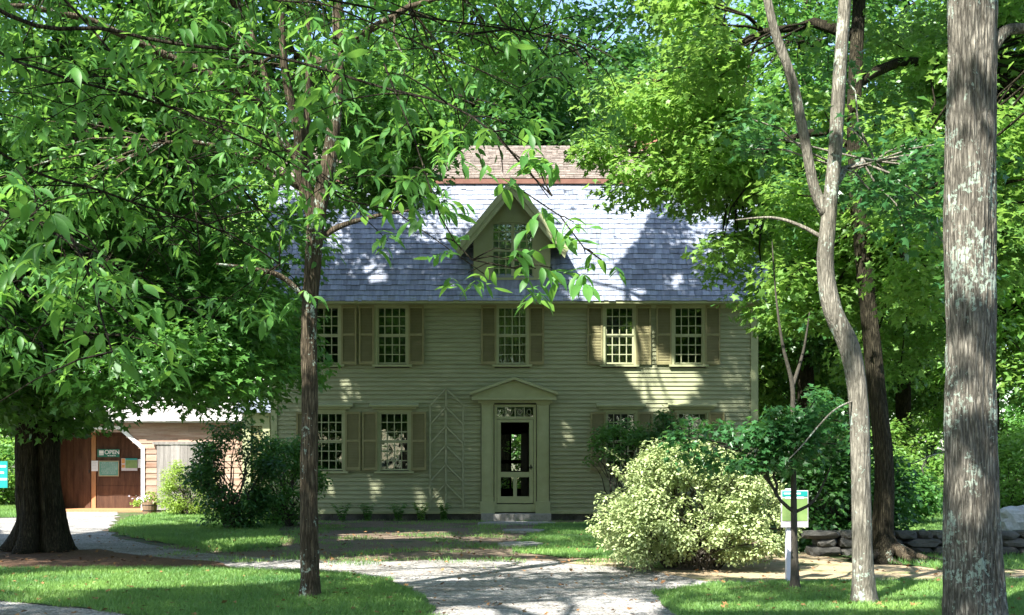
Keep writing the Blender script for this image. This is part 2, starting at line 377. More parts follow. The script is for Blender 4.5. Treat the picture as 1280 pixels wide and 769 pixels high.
PART = [((4.13,10.8,3.9),(0.4,0.4,3.3)), ((-1.6,6.0,3.3),(2.2,1.8,1.5)), ((-3.4,13,6.2),(3.2,1.8,2.0)), ((-8,17.3,8.4),(4.0,1.8,1.5)), ((6.5,18.5,4.8),(3.0,1.8,2.4)), ((4.0,13.2,4.6),(1.6,1.2,1.5)), ((3.2,13.9,1.9),(1.0,0.8,0.8))]
Sx, Sy, Sz = S
def shade_keep(pos, rng, skipvol=(), strength=0.995):
    t = (HY-pos[:, 1])/(-Sy); fx = pos[:, 0]-t*Sx; fz = pos[:, 2]-t*Sz
    drop = np.zeros(len(pos), bool)
    def px(x, y): return 640+x/y*FPX
    def py(z, y): return HOR-(z-EYE)/y*FPX
    hit = (t > 0.3) & (fz > 0) & (fz < 5.3) & (abs(fx) < 6)
    a, b = px(fx, HY), py(fz, HY)
    for i, p in enumerate(FAC): drop |= hit & inpoly(a, b, p) & (rng.random(len(pos)) < (0.99 if i == 0 else 0.93))
    # steep roof slope: z = 5.2+(y-28.4)*k
    k = 3.3/1.9; tt = (5.2+(pos[:, 1]-28.4)*k-pos[:, 2])/(Sy*k-Sz)
    rx, ry, rz = pos[:, 0]-tt*Sx, pos[:, 1]-tt*Sy, pos[:, 2]-tt*Sz
    hitr = (pos[:, 2] > 5.2+(pos[:, 1]-28.4)*k+0.3) & (rz > 5.2) & (rz < 8.5) & (abs(rx) < 6.3)
    a, b = px(rx, np.maximum(ry, 1)), py(rz, np.maximum(ry, 1))
    for p in ROOF[:3]: drop |= hitr & inpoly(a, b, p)
    k = 1.63/3.0; tt = (8.5+(pos[:, 1]-30.3)*k-pos[:, 2])/(Sy*k-Sz)
    rx, ry, rz = pos[:, 0]-tt*Sx, pos[:, 1]-tt*Sy, pos[:, 2]-tt*Sz
    hitq = (rz > 8.5) & (rz < 10.2) & (pos[:, 2] > rz) & (abs(rx) < 6.3)
    a, b = px(rx, np.maximum(ry, 1)), py(rz, np.maximum(ry, 1))
    drop |= hitq & inpoly(a, b, ROOF[3])
    tg = pos[:, 2]/Sz; gx, gy = pos[:, 0]-tg*Sx, pos[:, 1]-tg*Sy
    hg = (gy > 6) & ~hit & ~hitr & (pos[:, 2] > 0.5)
    gyy = np.maximum(gy, 1); a, b = px(gx, gyy), py(0*gx, gyy)
    for p in GRD: drop |= hg & inpoly(a, b, p)
    for i, (c, r) in enumerate(VOL):
        if i in skipvol: continue
        c = np.array(c); r = np.array(r); q = (pos-c)/r; d = -np.array([Sx, Sy, Sz])/r
        dd = (d*d).sum(); tm = -(q*d).sum(1)/dd; m = q+tm[:, None]*d
        drop |= ((m*m).sum(1) < 1) & (tm > 0) & ((q*q).sum(1) > 1.3)
    keep = ~(drop & (rng.random(len(pos)) < strength))
    for c, r in PART:
        c = np.array(c); r = np.array(r); q = (pos-c)/r; d = -np.array([Sx, Sy, Sz])/r
        dd = (d*d).sum(); tm = -(q*d).sum(1)/dd; m = q+tm[:, None]*d
        inn = ((m*m).sum(1) < 1) & (tm > 0) & ((q*q).sum(1) > 1.2)
        pat = np.sin(m[:, 0]*r[0]*5+1)*np.sin(m[:, 1]*r[1]*5)+np.sin(m[:, 2]*r[2]*6) > -0.7
        keep &= ~(inn & pat & (rng.random(len(pos)) < 0.9))
    return keep
def clump_leaves(name, cl, rad, per, size, kind, mat, rng, parent=None, origin=(0,0,0), filt=True, skipvol=(), flat=0.55, droop=0.35, jit=0.6, strength=0.995):
    cl = np.array(cl); N = len(cl)*per; rad = np.array(rad)
    idx = np.repeat(np.arange(len(cl)), per)
    g = rng.normal(size=(N, 3)); g /= np.linalg.norm(g, axis=1, keepdims=True); g *= (rng.random((N, 1))**0.45)
    rr = rad[idx][:, None] if rad.ndim == 1 else rad[idx]
    off = g*rr*np.array([1, 1, flat]); pos = cl[idx]+off
    if filt:
        k = shade_keep(pos, rng, skipvol, strength); pos, off, idx, g = pos[k], off[k], idx[k], g[k]
    n = len(pos)
    nrm = np.array([0, 0, 0.8])+g*0.45+rng.normal(size=(n, 3))*jit*0.6
    tip = g+rng.normal(size=(n, 3))*0.8+np.array([0, 0, -droop])
    ct = rng.random(len(cl))*0.5
    tint = np.clip(ct[idx]+rng.random(n)*0.5, 0, 1)
    sz = size*(0.65+0.6*rng.random(n))
    return leaves(name, pos, nrm, tip, sz, kind, mat, tint, parent, origin)
def clumps_in(ells, n, rng, shell=0.35, zmin=0.0, reject=None, thr=-0.22):
    """clump centres spread through several ellipsoids, weighted to the outside, thinned by noise"""
    out = []; vol = np.array([r[0]*r[1]*r[2] for c, r in ells])**0.75; vol = vol/vol.sum()
    while len(out) < n:
        i = rng.choice(len(ells), p=vol); c, r = ells[i]
        d = rng.normal(size=3); d /= np.linalg.norm(d)
        q = np.array(c)+np.array(r)*d*(shell+(1-shell)*rng.random()**0.6)
        if q[2] < zmin: continue
        if noise.noise(Vector(q)*0.45) < thr: continue
        if reject and reject(q): continue
        out.append(q)
    return np.array(out)
def smooth_path(pts, step):
    pts = [Vector(p) for p in pts]; out = []; us = []
    for i in range(len(pts)-1):
        p0 = pts[max(i-1, 0)]; p1 = pts[i]; p2 = pts[i+1]; p3 = pts[min(i+2, len(pts)-1)]
        n = max(1, int((p2-p1).length/step))
        for k in range(n):
            t = k/n
            out.append(0.5*((2*p1)+(-p0+p2)*t+(2*p0-5*p1+4*p2-p3)*t*t+(-p0+3*p1-3*p2+p3)*t**3)); us.append(i+t)
    out.append(pts[-1]); us.append(len(pts)-1); return out, us
def trunk(mb, pts, rad, n=20, step=0.15, amp=0.06, flare=0.0, fh=0.35, lobes=5, seed=0, groove=None):
    path, us = smooth_path(pts, step)
    rr = [rad[min(int(u), len(rad)-1)]+(rad[min(int(u)+1, len(rad)-1)]-rad[min(int(u), len(rad)-1)])*(u-int(u)) for u in us]
    z0 = path[0].z
    def disp(p, th, i):
        h = p.z-z0; r0 = rr[i]
        c, s_ = math.cos(th), math.sin(th)
        q = Vector((c*r0*22+seed, s_*r0*22, p.z*2.2))
        a = 1-abs(noise.noise(q))*2
        d = 1+amp*(a-0.4)+0.10*noise.noise(Vector((c*1.5+seed, s_*1.5, p.z*1.1)))
        if flare: d += flare*math.exp(-max(h, 0)/fh)*(0.75+0.5*math.cos(lobes*th+seed+0.5*math.sin(th*2)))
        if groove is not None:
            dd = (th-groove+math.pi) % (2*math.pi)-math.pi; d *= 1-0.42*math.exp(-(dd/0.16)**2)
        return d
    mb.tube(path, rr, n, disp); return path
def limb(mb, a, b, r0, r1, rng, sag=0.15, n=6, seg=5):
    a = Vector(a); b = Vector(b); L = (b-a).length; pts = []; rad = []
    for i in range(seg+1):
        t = i/seg; p = a.lerp(b, t)
        w = math.sin(t*math.pi)*L
        p += Vector((rng.normal()*0.05*w, rng.normal()*0.05*w, sag*w))
        pts.append(p); rad.append(r0+(r1-r0)*t)
    mb.tube(pts, rad, n); return pts
def skeleton(mb, nodes, cl, rng, r0=0.09, main=8, filt=True):
    """main limbs from the trunk nodes into the crown, then a twig to every clump"""
    cl = np.array(cl); k = min(main, len(cl)); ctr = cl[rng.choice(len(cl), k, replace=False)].copy()
    for _ in range(5):
        d = ((cl[:, None]-ctr[None])**2).sum(2); lab = d.argmin(1)
        for j in range(k):
            if (lab == j).any(): ctr[j] = cl[lab == j].mean(0)
    nodes = [Vector(p) for p in nodes]
    ok = shade_keep(cl, rng, (), 1.0) if filt else np.ones(len(cl), bool)
    for j in range(k):
        if not ok[lab == j].any(): continue
        c = Vector(ctr[j]); st = min(nodes, key=lambda p: (p-c).length+max(0, p.z-c.z+0.5)*1.5)
        pts = limb(mb, st, c, r0, r0*0.35, rng, 0.12, 7, 6)
        for q in cl[(lab == j) & ok]:
            q = Vector(q); s0 = min(pts[2:], key=lambda p: (p-q).length)
            limb(mb, s0, q, r0*0.28, 0.008, rng, 0.05, 4, 3)
# ================================================================== SETTING
rng = np.random.default_rng(3)
def sheet(name, pts, z, mat, jitter=0.06, step=0.25, label=None):
    """ground sheet with an uneven edge, pts are ground points"""
    pts = [Vector((p[0], p[1], 0)) for p in pts]; out = []
    for i in range(len(pts)):
        a, b = pts[i], pts[(i+1) % len(pts)]; n = max(1, int((b-a).length/step))
        for k in range(n):
            q = a.lerp(b, k/n)
            out.append((q.x+jitter*2*noise.noise(q*1.7)+jitter*noise.noise(q*6), q.y+jitter*2*noise.noise(q*1.7+Vector((9,3,1)))+jitter*noise.noise(q*6+Vector((2,8,1))), z))
    m = MB(); m.add(out, [tuple(range(len(out)))]); o = m.build(name, mat); o['kind'] = 'structure'
    if o.data.polygons[0].normal.z < 0: o.data.flip_normals()
    return o
def gp(l): return [tuple(G(x, y))[:2] for x, y in l]
g = MB(); g.add([(-600,-400,0),(600,-400,0),(600,900,0),(-600,900,0)], [(0,1,2,3)]); g.build('ground', M['ground'])['kind'] = 'structure'
yard_pts = gp([(150,700),(270,668),(345,652),(600,651),(770,651),(960,660),(1000,690),(830,712),(560,712)])
sheet('yard', yard_pts, 0.004, M['yard'], 0.1)
left_lawn = gp([(-260,712),(0,712),(250,711),(400,716),(470,722),(520,742),(545,768),(560,800),(330,800),(150,768),(0,752),(-260,742)])
barn_lawn = gp([(139,664),(160,648),(235,639.5),(345,640),(350,684),(285,690),(220,682),(160,672)])
right_lawn = gp([(818,742),(880,732),(960,729),(1080,728),(1500,722),(1700,800),(1000,860),(880,800),(840,768)])
far_lawn = gp([(1000,690),(1000,655),(1180,640),(1500,630),(1700,690),(1500,712),(1180,714)])
left_far_lawn = gp([(-120,630),(58,632),(60,647),(-120,650)])
fore_lawn = gp([(672,656),(780,654),(800,700),(700,698),(640,690)])
gravel_pts = gp([(-500,655),(-200,650),(60,646),(72,639.2),(146,639.2),(146,648),(132,664),(150,674),(222,688),(290,696),(380,701),(470,702),(560,700),(650,701),(720,703),(830,716),(1000,712),(1180,722),(1500,716),(2100,716),(2100,900),(-700,900),(-700,720),(-400,690)])
sheet('driveway', gravel_pts, 0.008, M['gravel'], 0.07)
sheet('verge', gp([(700,704),(760,694),(830,704),(1000,690),(1075,706),(1200,712),(1500,706),(1500,716),(1180,724),(1000,727),(880,727),(800,712)]), 0.012, M['tan_verge'], 0.06)
sheet('mulch_bed', gp([(-220,692),(0,690),(120,688),(190,697),(260,702),(300,712),(200,716),(0,717),(-220,716)]), 0.016, M['mulch'], 0.08)
for nm, p in (('lawn', left_lawn), ('lawn', barn_lawn), ('lawn', right_lawn), ('lawn', far_lawn), ('lawn', left_far_lawn), ('lawn', fore_lawn)):
    sheet(nm, p, 0.020, M['lawn'], 0.06)
sheet('mulch_ring', [(3.28+0.75*math.cos(a), 14.05+0.42*math.sin(a)) for a in np.linspace(0, 6.28, 14)[:-1]], 0.026, M['mulch'], 0.05, 0.1)

def grass(name, polys, dens, h, seed, patchy=0.0, label='short green grass'):
    r = np.random.default_rng(seed); allp = []
    for poly in polys:
        poly = [p for p in poly]; xs = [p[0] for p in poly]; ys = [p[1] for p in poly]
        x0, x1, y0, y1 = min(xs), max(xs), max(min(ys), 8), max(ys)
        n = int((x1-x0)*(y1-y0)*dens)
        x = x0+(x1-x0)*r.random(n); y = y0+(y1-y0)*r.random(n)
        k = inpoly(x+0.06*np.sin(y*7)+0.05*np.sin(x*13), y+0.05*np.sin(x*9), poly) & (abs(x) < y*0.47+0.3) & (y > 10.8)
        x, y = x[k], y[k]
        if patchy:
            nz = np.array([noise.noise(Vector((a*1.1, b*1.1, seed))) for a, b in zip(x, y)]); k = nz > patchy-0.3*r.random(len(nz)); x, y = x[k], y[k]
        allp.append(np.stack([x, y, np.full(len(x), 0.015)], 1))
    pos = np.concatenate(allp); n = len(pos)
    tip = np.stack([r.normal(size=n)*0.45, r.normal(size=n)*0.45, np.ones(n)], 1)
    nrm = np.stack([r.normal(size=n), r.normal(size=n), r.random(n)*0.5], 1)
    tv = np.array([(-0.07,0,0),(0.07,0,0),(0.045,0.55,-0.03),(0,1,-0.22),(-0.045,0.55,-0.03)]); tf = [(0,1,2,4),(4,2,3)]
    global tmpl
    old = tmpl; tmpl = lambda k_: (tv, tf)
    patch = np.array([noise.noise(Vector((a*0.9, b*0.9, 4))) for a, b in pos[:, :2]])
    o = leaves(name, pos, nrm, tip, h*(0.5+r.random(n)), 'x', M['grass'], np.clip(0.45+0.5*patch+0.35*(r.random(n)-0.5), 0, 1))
    tmpl = old; o['kind'] = 'stuff'; o['label'] = label; o['category'] = 'grass'; return o
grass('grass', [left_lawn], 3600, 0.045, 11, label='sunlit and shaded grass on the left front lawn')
grass('grass', [right_lawn], 3600, 0.045, 12, label='grass around the feet of the two grey trunks at right')
grass('grass', [barn_lawn, left_far_lawn], 1500, 0.07, 13, label='bright grass in front of the barn')
grass('grass', [far_lawn], 900, 0.07, 14, patchy=-0.1, label='grass beyond and around the stone wall')
grass('grass', [fore_lawn], 1600, 0.05, 16, patchy=-0.05, label='green grass right of the stepping stones')
grass('grass', [yard_pts], 700, 0.05, 15, patchy=0.27, label='thin patchy grass in front of the house door')
def litter(name, x0, x1, y0, y1, n, seed, mat, label, size=0.05):
    r = np.random.default_rng(seed)
    pos = np.stack([x0+(x1-x0)*r.random(n), y0+(y1-y0)*r.random(n), 0.035+0.02*r.random(n)], 1)
    nrm = np.stack([r.normal(size=n)*0.3, r.normal(size=n)*0.3, np.ones(n)], 1)
    o = leaves(name, pos, nrm, r.normal(size=(n, 3)), size*(0.6+0.8*r.random(n)), 'maple', mat, r.random(n))
    return tag(o, label, 'leaf litter', kind='stuff')
M['dead_leaf'] = simple('dry_leaf', (0.22,0.10,0.04), (0.40,0.22,0.09), 3, 0.8, tint=0.5)
litter('fallen_leaves', -8, 7, 11.5, 24, 1500, 5, M['dead_leaf'], 'dry brown leaves scattered on gravel and grass')

# ================================================================== HOUSE
def fx(px): return (px-640)*HY/FPX
def fz(py): return EYE+(HOR-py)*HY/FPX
house = empty('clapboard_house', (0, HY, 0), 'large pale olive clapboard house with gambrel shingle roof and dormer', 'house')
XL, XR, EZ, DEP = fx(341), fx(945), 5.19, 9.0
H = lambda mb, nm, mt, par=None, loc=(0,0,0): mb.build(nm, M[mt], par or house, loc)
W2 = (fz(455), fz(384)); W1 = (fz(588), fz(516))
glass2 = [(386,424),(472,508.5),(622,658.5),(756.5,792),(842.5,878.5)]
glass1 = [(393,429),(475,511),(758,794),(847,883)]
wins = [(fx(a), fx(b), *W2) for a, b in glass2]+[(fx(a), fx(b), *W1) for a, b in glass1]
DX0, DX1 = fx(621), fx(667)
holes = [(x0-0.07, x1+0.07, z0-0.07, z1+0.07) for x0, x1, z0, z1 in wins]+[(fx(601), fx(687), 0, fz(499))]
m = MB(); ex = 0.104; z = 0.21; r_ = random.Random(4)
while z < EZ-0.06:
    z1 = min(z+ex, EZ); segs = [(XL, XR)]
    for hx0, hx1, hz0, hz1 in holes:
        if hz0 < z+ex*0.5 < hz1:
            ns = []
            for a, b in segs:
                if b <= hx0 or a >= hx1: ns.append((a, b)); continue
                if a < hx0: ns.append((a, hx0))
                if b > hx1: ns.append((hx1, b))
            segs = ns
    for a, b in segs:
        x = a
        while x < b-0.01:
            e = min(b, x+r_.uniform(2.0, 4.5)); e = b if b-e < 0.6 else e
            w = r_.uniform(-0.002, 0.002); t = r_.random()
            m.add([(x,-0.030+w,z),(e,-0.030-w,z),(e,0.0,z+ex+0.01),(x,0.0,z+ex+0.01),(x,0.03,z),(e,0.03,z),(e,0.03,z+ex),(x,0.03,z+ex)],
                  [(0,1,2,3),(4,5,1,0),(1,5,6,2),(4,0,3,7)], t); x = e
    z += ex
walls = H(m, 'wall', 'siding')
# masonry and the shell behind the boards
m = MB(); t = 0.16
def wallgrid(mb, X0, X1, Z0, Z1, hs, y0, y1):
    xs = sorted({X0, X1}|{v for h in hs for v in h[:2] if X0 < v < X1}); zs = sorted({Z0, Z1}|{v for h in hs for v in h[2:] if Z0 < v < Z1})
    for i in range(len(xs)-1):
        for j in range(len(zs)-1):
            cx, cz = (xs[i]+xs[i+1])/2, (zs[j]+zs[j+1])/2
            if any(h[0] < cx < h[1] and h[2] < cz < h[3] for h in hs): continue
            mb.box(xs[i], xs[i+1], y0, y1, zs[j], zs[j+1])
wallgrid(m, XL+0.01, XR-0.01, 0.2, EZ, [(a+0.05, b-0.05, c+0.05, d-0.05) for a, b, c, d in holes[:-1]]+[(fx(616), fx(670), 0.0, fz(505))], 0.032, 0.12)
bh = [(-0.42, 0.50, 0.15, 2.35)]+[(x0, x1, 0.95, 2.4) for x0, x1 in ((-4.6,-3.8),(-3,-2.2),(2.2,3.0),(4,4.8))]
wallgrid(m, XL+0.01, XR-0.01, 0.2, EZ, bh, DEP-0.12, DEP)
m.box(XL+0.01, XL+0.12, 0.122, DEP-0.122, 0.2, EZ); m.box(XR-0.12, XR-0.01, 0.122, DEP-0.122, 0.2, EZ)
m.box(XL+0.13, XR-0.13, 0.13, DEP-0.13, 0.1, 0.2); m.box(XL+0.13, XR-0.13, 0.13, DEP-0.13, 2.75, 2.9); m.box(XL+0.13, XR-0.13, 0.13, DEP-0.13, 5.05, 5.15)
m.box(-0.75, -0.65, 0.13, DEP-0.13, 0.2, 2.75); m.box(0.80, 0.90, 0.13, DEP-0.13, 0.2, 2.75)
m.box(XL+0.13, -0.752, 4.4, 4.5, 0.2, 2.75); m.box(0.902, XR-0.13, 4.4, 4.5, 0.2, 2.75); m.box(XL+0.13, XR-0.13, 4.4, 4.5, 2.9, 5.05)
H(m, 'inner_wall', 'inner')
m = MB(); m.box(XL-0.02, XL+0.11, -0.045, -0.022, 0.2, EZ); m.box(XR-0.13, XR+0.02, -0.045, -0.022, 0.2, EZ)
m.box(XL-0.045, XL-0.005, -0.044, 0.12, 0.2, EZ); m.box(XR+0.005, XR+0.045, -0.044, 0.12, 0.2, EZ)
H(m, 'corner_board', 'trim')
m = MB(); m.box(XL-0.02, fx(601), -0.065, 0.03, 0.155, 0.213); m.box(fx(687), XR+0.02, -0.065, 0.03, 0.155, 0.213)
m.box(XL-0.3, XR+0.3, -0.38, 0.0, EZ-0.02, EZ+0.02); m.box(XL-0.3, XR+0.3, -0.42, -0.382, EZ-0.035, EZ+0.075); m.box(XL-0.02, XR+0.02, -0.067, -0.0, EZ-0.11, EZ-0.021)
H(m, 'cornice', 'trim')
m = MB(); m.box(XL-0.3, XR+0.3, DEP, DEP+0.4, EZ-0.02, EZ+0.06); H(m, 'rear_eave', 'trim')
m = MB(); r_ = random.Random(9); x = XL
while x < XR:
    w = r_.uniform(0.35, 0.9); e = min(XR, x+w); y = -0.01+r_.uniform(-0.03, 0.02)
    if not (fx(600) < x < fx(688) and e < fx(690)): m.box(x+0.006, e-0.006, y, 0.1, -0.05, 0.155, r_.random())
    x = e
for (a, b, c, d) in ((XL, XL+0.1, 0.11, DEP), (XR-0.1, XR, 0.11, DEP), (XL+0.11, XR-0.11, DEP-0.1, DEP)): m.box(a, b, c, d, -0.05, 0.19)
H(m, 'foundation', 'stone')

# side walls: clapboards of both gable ends
m = MB()
for sx, X in ((-1, XL), (1, XR)):
    z = 0.21
    while z < EZ+3.2:
        zz = z+ex
        y0, y1 = 0.12, DEP
        if z > EZ: q = (z-EZ)/1.74; y0, y1 = 0.0+q*1.0, DEP-q*1.0
        X0 = X+sx*0.02
        vs = [(X0,y0,z),(X0,y1,z),(X,y1,zz),(X,y0,zz)]
        m.add(vs, [(0,3,2,1) if sx > 0 else (0,1,2,3)], 0.5); m.add([(X,y0,z),(X,y1,z),(X0,y1,z),(X0,y0,z)], [(0,1,2,3)]); z = zz
H(m, 'side_wall', 'siding')

# windows with 4 x 6 panes
def build_window(x0, x1, z0, z1, cols=4, rows=6, par=house, y=-0.03, curtain=None, sill=True, mullion=False):
    w, h = x1-x0, z1-z0
    m = MB(); f = 0.075
    m.box(x0-f, x0, y-0.03, 0.03+y+0.03, z0-0.02, z1+f); m.box(x1, x1+f, y-0.03, 0.06+y, z0-0.02, z1+f); m.box(x0, x1, y-0.03, 0.06+y, z1, z1+f)
    fr = m.build('window', M['trim'], par)
    m = MB(); s = 0.035; zm = (z0+z1)/2
    for k, (a, b) in enumerate(((z0, zm), (zm, z1))):
        yy = y+0.028-0.022*k if not mullion else y
        m.box(x0, x0+s, yy, yy+0.03, a, b); m.box(x1-s, x1, yy, yy+0.03, a, b)
        m.box(x0+s, x1-s, yy, yy+0.03, a, a+s); m.box(x0+s, x1-s, yy, yy+0.03, b-s, b)
        for c in range(1, cols):
            X = x0+w*c/cols; g = 0.011 if not (mullion and c*2 == cols) else 0.04
            m.box(X-g, X+g, yy+0.004, yy+0.024, a+s, b-s)
        for q in range(1, rows//2):
            Z = a+(b-a)*q/(rows//2)
            m.box(x0+s, x1-s, yy+0.006, yy+0.022, Z-0.011, Z+0.011)
    m.build('sash', M['sash'], fr)
    m = MB(); m.box(x0+0.01, x1-0.01, y+0.060 if not mullion else y+0.034, y+0.063 if not mullion else y+0.037, z0+0.01, z1-0.01)
    m.build('glass', M['glass'], fr)
    if sill:
        m = MB(); m.box(x0-f-0.05, x1+f+0.05, y-0.07, 0.04+y, z0-0.07, z0-0.021); m.build('sill', M['trim'], fr)
    if curtain:
        a, b = curtain; m = MB(); n = 24
        for i in range(n):
            xa = x0+w*i/n; xb = x0+w*(i+1)/n; ya = y+0.16+0.02*math.sin(i*1.9); yb = y+0.16+0.02*math.sin((i+1)*1.9)
            m.add([(xa,ya,z0+h*a),(xb,yb,z0+h*a),(xb,yb,z0+h*b),(xa,ya,z0+h*b)], [(0,1,2,3)])
        m.build('curtain', M['curtain'], fr)
    return fr
cur = {2: (0, 1), 3: (0, 0.5), 8: (0.35, 0.6)}
for i, w in enumerate(wins): build_window(*w, curtain=cur.get(i))
# caps over the ground floor windows
for a, b in glass1:
    m = MB(); x0, x1 = fx(a)-0.24, fx(b)+0.24; zt = fz(506)
    m.add([(x0,-0.20,zt-0.05),(x1,-0.20,zt-0.05),(x1,-0.20,zt-0.015),(x0,-0.20,zt-0.015),(x0,-0.02,zt-0.05),(x1,-0.02,zt-0.05),(x1,-0.02,zt+0.04),(x0,-0.02,zt+0.04)],
          [(0,1,2,3),(0,4,5,1),(3,2,6,7),(1,5,6,2),(0,3,7,4),(4,7,6,5)])
    m.box(x0+0.06, x1-0.06, -0.12, -0.02, zt-0.11, zt-0.051); m.build('window_cap', M['trim'], house)
# louvred shutters
def shutter_mesh(w, h):
    m = MB(); s = 0.042
    m.box(0, s, 0, 0.035, 0, h); m.box(w-s, w, 0, 0.035, 0, h)
    for a, b in ((0, 0.07), (h*0.485, h*0.485+0.05), (h-0.055, h)): m.box(s, w-s, 0.001, 0.034, a, b)
    for a, b in ((0.07, h*0.485), (h*0.485+0.05, h-0.055)):
        n = int((b-a)/0.036)
        for i in range(n):
            z = a+(b-a)*(i+0.5)/n
            m.add([(s,0.004,z-0.017),(w-s,0.004,z-0.017),(w-s,0.030,z+0.015),(s,0.030,z+0.015)], [(0,1,2,3)])
            m.add([(s,0.009,z-0.019),(w-s,0.009,z-0.019),(w-s,0.034,z+0.012),(s,0.034,z+0.012)], [(3,2,1,0)])
    return m
first = None; proto = {}
def shutters(lst, z0, z1, key):
    for a, b in lst:
        w = 0.365
        if key not in proto:
            proto[key] = shutter_mesh(w, z1-z0).build('shutter', M['shutter'], house, (fx(a), -0.075, z0)); continue
        copy_obj(proto[key], house, (fx(a), -0.075-random.random()*0.012, z0), (0, 0, math.radians(random.uniform(-1.2, 1.2))))
shutters([(363,383),(427,446),(449,468),(511,530),(601.5,620),(661,680),(734,753),(794.5,813),(820,839),(881,900)], fz(456), fz(382), 'up')
shutters([(371,390),(432,449),(453,471),(514,533),(738,756),(797,815),(827,844),(886,904)], fz(588), fz(515), 'lo')

# ------------------------------------------------------------------ doorway
m = MB()
for a, b in ((602, 617), (671, 686)):
    x0, x1 = fx(a), fx(b); m.box(x0, x1, -0.10, -0.0, 0.45, fz(504)); m.box(x0+0.05, x1-0.05, -0.115, -0.102, 0.6, fz(510))
    m.box(x0-0.03, x1+0.03, -0.16, 0.0, 0.157, 0.45); m.box(x0-0.015, x1+0.015, -0.13, 0.0, fz(506), fz(503))
    m.build('pilaster', M['trim'], house); m = MB()
za, zb, zc = fz(499.5), fz(494), fz(476)
m.box(fx(598), fx(690), -0.14, -0.0, fz(504), za)
m.prism([(fx(592), za), (fx(693), za), (fx(695), zb), (fx(642.5), zc), (fx(590), zb)], -0.20, 0.0)
p0, p1, p2 = (fx(588), zb), (fx(642.5), zc+0.02), (fx(697), zb)
for a, b in ((p0, p1), (p1, p2)):
    m.prism([(a[0], a[1]-0.01), (b[0], b[1]-0.01), (b[0], b[1]+0.055), (a[0], a[1]+0.055)], -0.30, 0.0)
m.prism([(fx(590), za-0.02), (fx(695), za-0.02), (fx(695), za+0.045), (fx(590), za+0.045)], -0.27, -0.202)
m.build('pediment', M['trim'], house)
m = MB(); x0, x1 = fx(618), fx(670); z1 = fz(506); zt0, zt1 = fz(521), fz(509)
m.box(x0, fx(621), -0.07, 0.10, 0.2, z1); m.box(fx(667), x1, -0.07, 0.10, 0.2, z1); m.box(fx(621), fx(667), -0.07, 0.10, zt1, z1); m.box(fx(621), fx(667), -0.07, 0.10, fz(524), zt0)
m.box(fx(617.2), fx(670.8), -0.075, 0.1, 0.2, 0.385)
m.build('door_frame', M['trim'], house)
m = MB()
for i in range(5):
    X = DX0+(DX1-DX0)*i/4; m.box(X-0.012, X+0.012, -0.03, 0.0, zt0, zt1)
for i in range(4):
    cx = DX0+(DX1-DX0)*(i+0.5)/4; cz = (zt0+zt1)/2
    m.tube([(cx+0.05*math.cos(a), -0.02, cz+0.06*math.sin(a)) for a in np.linspace(0, 6.283, 13)], [0.006]*13, 5)
tr = m.build('transom', M['sash'], house)
m = MB(); m.box(DX0, DX1, -0.010, -0.006, zt0, zt1); m.build('glass', M['glass'], tr)
m = MB(); a, b, c, d = fx(621.5), fx(666.5), fz(629), fz(524.5)
u0, u1 = fx(626), fx(661.5); y0, y1 = -0.055, -0.02
m.box(a, u0, y0, y1, c, d); m.box(u1, b, y0, y1, c, d); m.box(u0, u1, y0, y1, fz(528), d); m.box(u0, u1, y0, y1, fz(596.5), fz(590)); m.box(u0, u1, y0, y1, c, fz(620.5))
m.box(fx(641.5), fx(646), y0, y1, fz(620.5), fz(596.5))
door = m.build('screen_door', M['trim'], house)
m = MB(); m.tube([(fx(663.5), -0.055, fz(584)), (fx(663.5), -0.11, fz(584))], [0.012, 0.012], 8); m.tube([(fx(665.5), -0.11, fz(584)), (fx(661), -0.11, fz(584))], [0.02, 0.014], 8)
m.box(fx(662.8), fx(664.4), -0.06, -0.054, fz(587), fz(581)); m.build('handle', M['metal_dark'], door)
# the back door and its screen, open to the trees behind
m = MB(); Y = DEP+0.0
m.box(-0.42, -0.36, Y, Y+0.04, 0.2, 2.35); m.box(0.40, 0.50, Y, Y+0.04, 0.2, 2.35); m.box(-0.36, 0.40, Y, Y+0.04, 2.2, 2.35)
m.box(-0.36, 0.40, Y, Y+0.04, 1.28, 1.40); m.box(-0.36, 0.40, Y, Y+0.04, 0.98, 1.06); m.box(-0.08, -0.02, Y, Y+0.04, 0.2, 2.2); m.box(-0.36, 0.40, Y, Y+0.04, 0.2, 0.5)
m.box(0.46, 0.79, 0.3, DEP-0.6, 0.9, 0.95); m.box(0.22, 0.38, 0.6, 0.66, 0.25, 2.1)
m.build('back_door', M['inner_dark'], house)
m = MB(); m.box(fx(602), fx(688), -0.55, -0.03, -0.02, fz(641.5)); m.build('door_step', M['granite'], house)

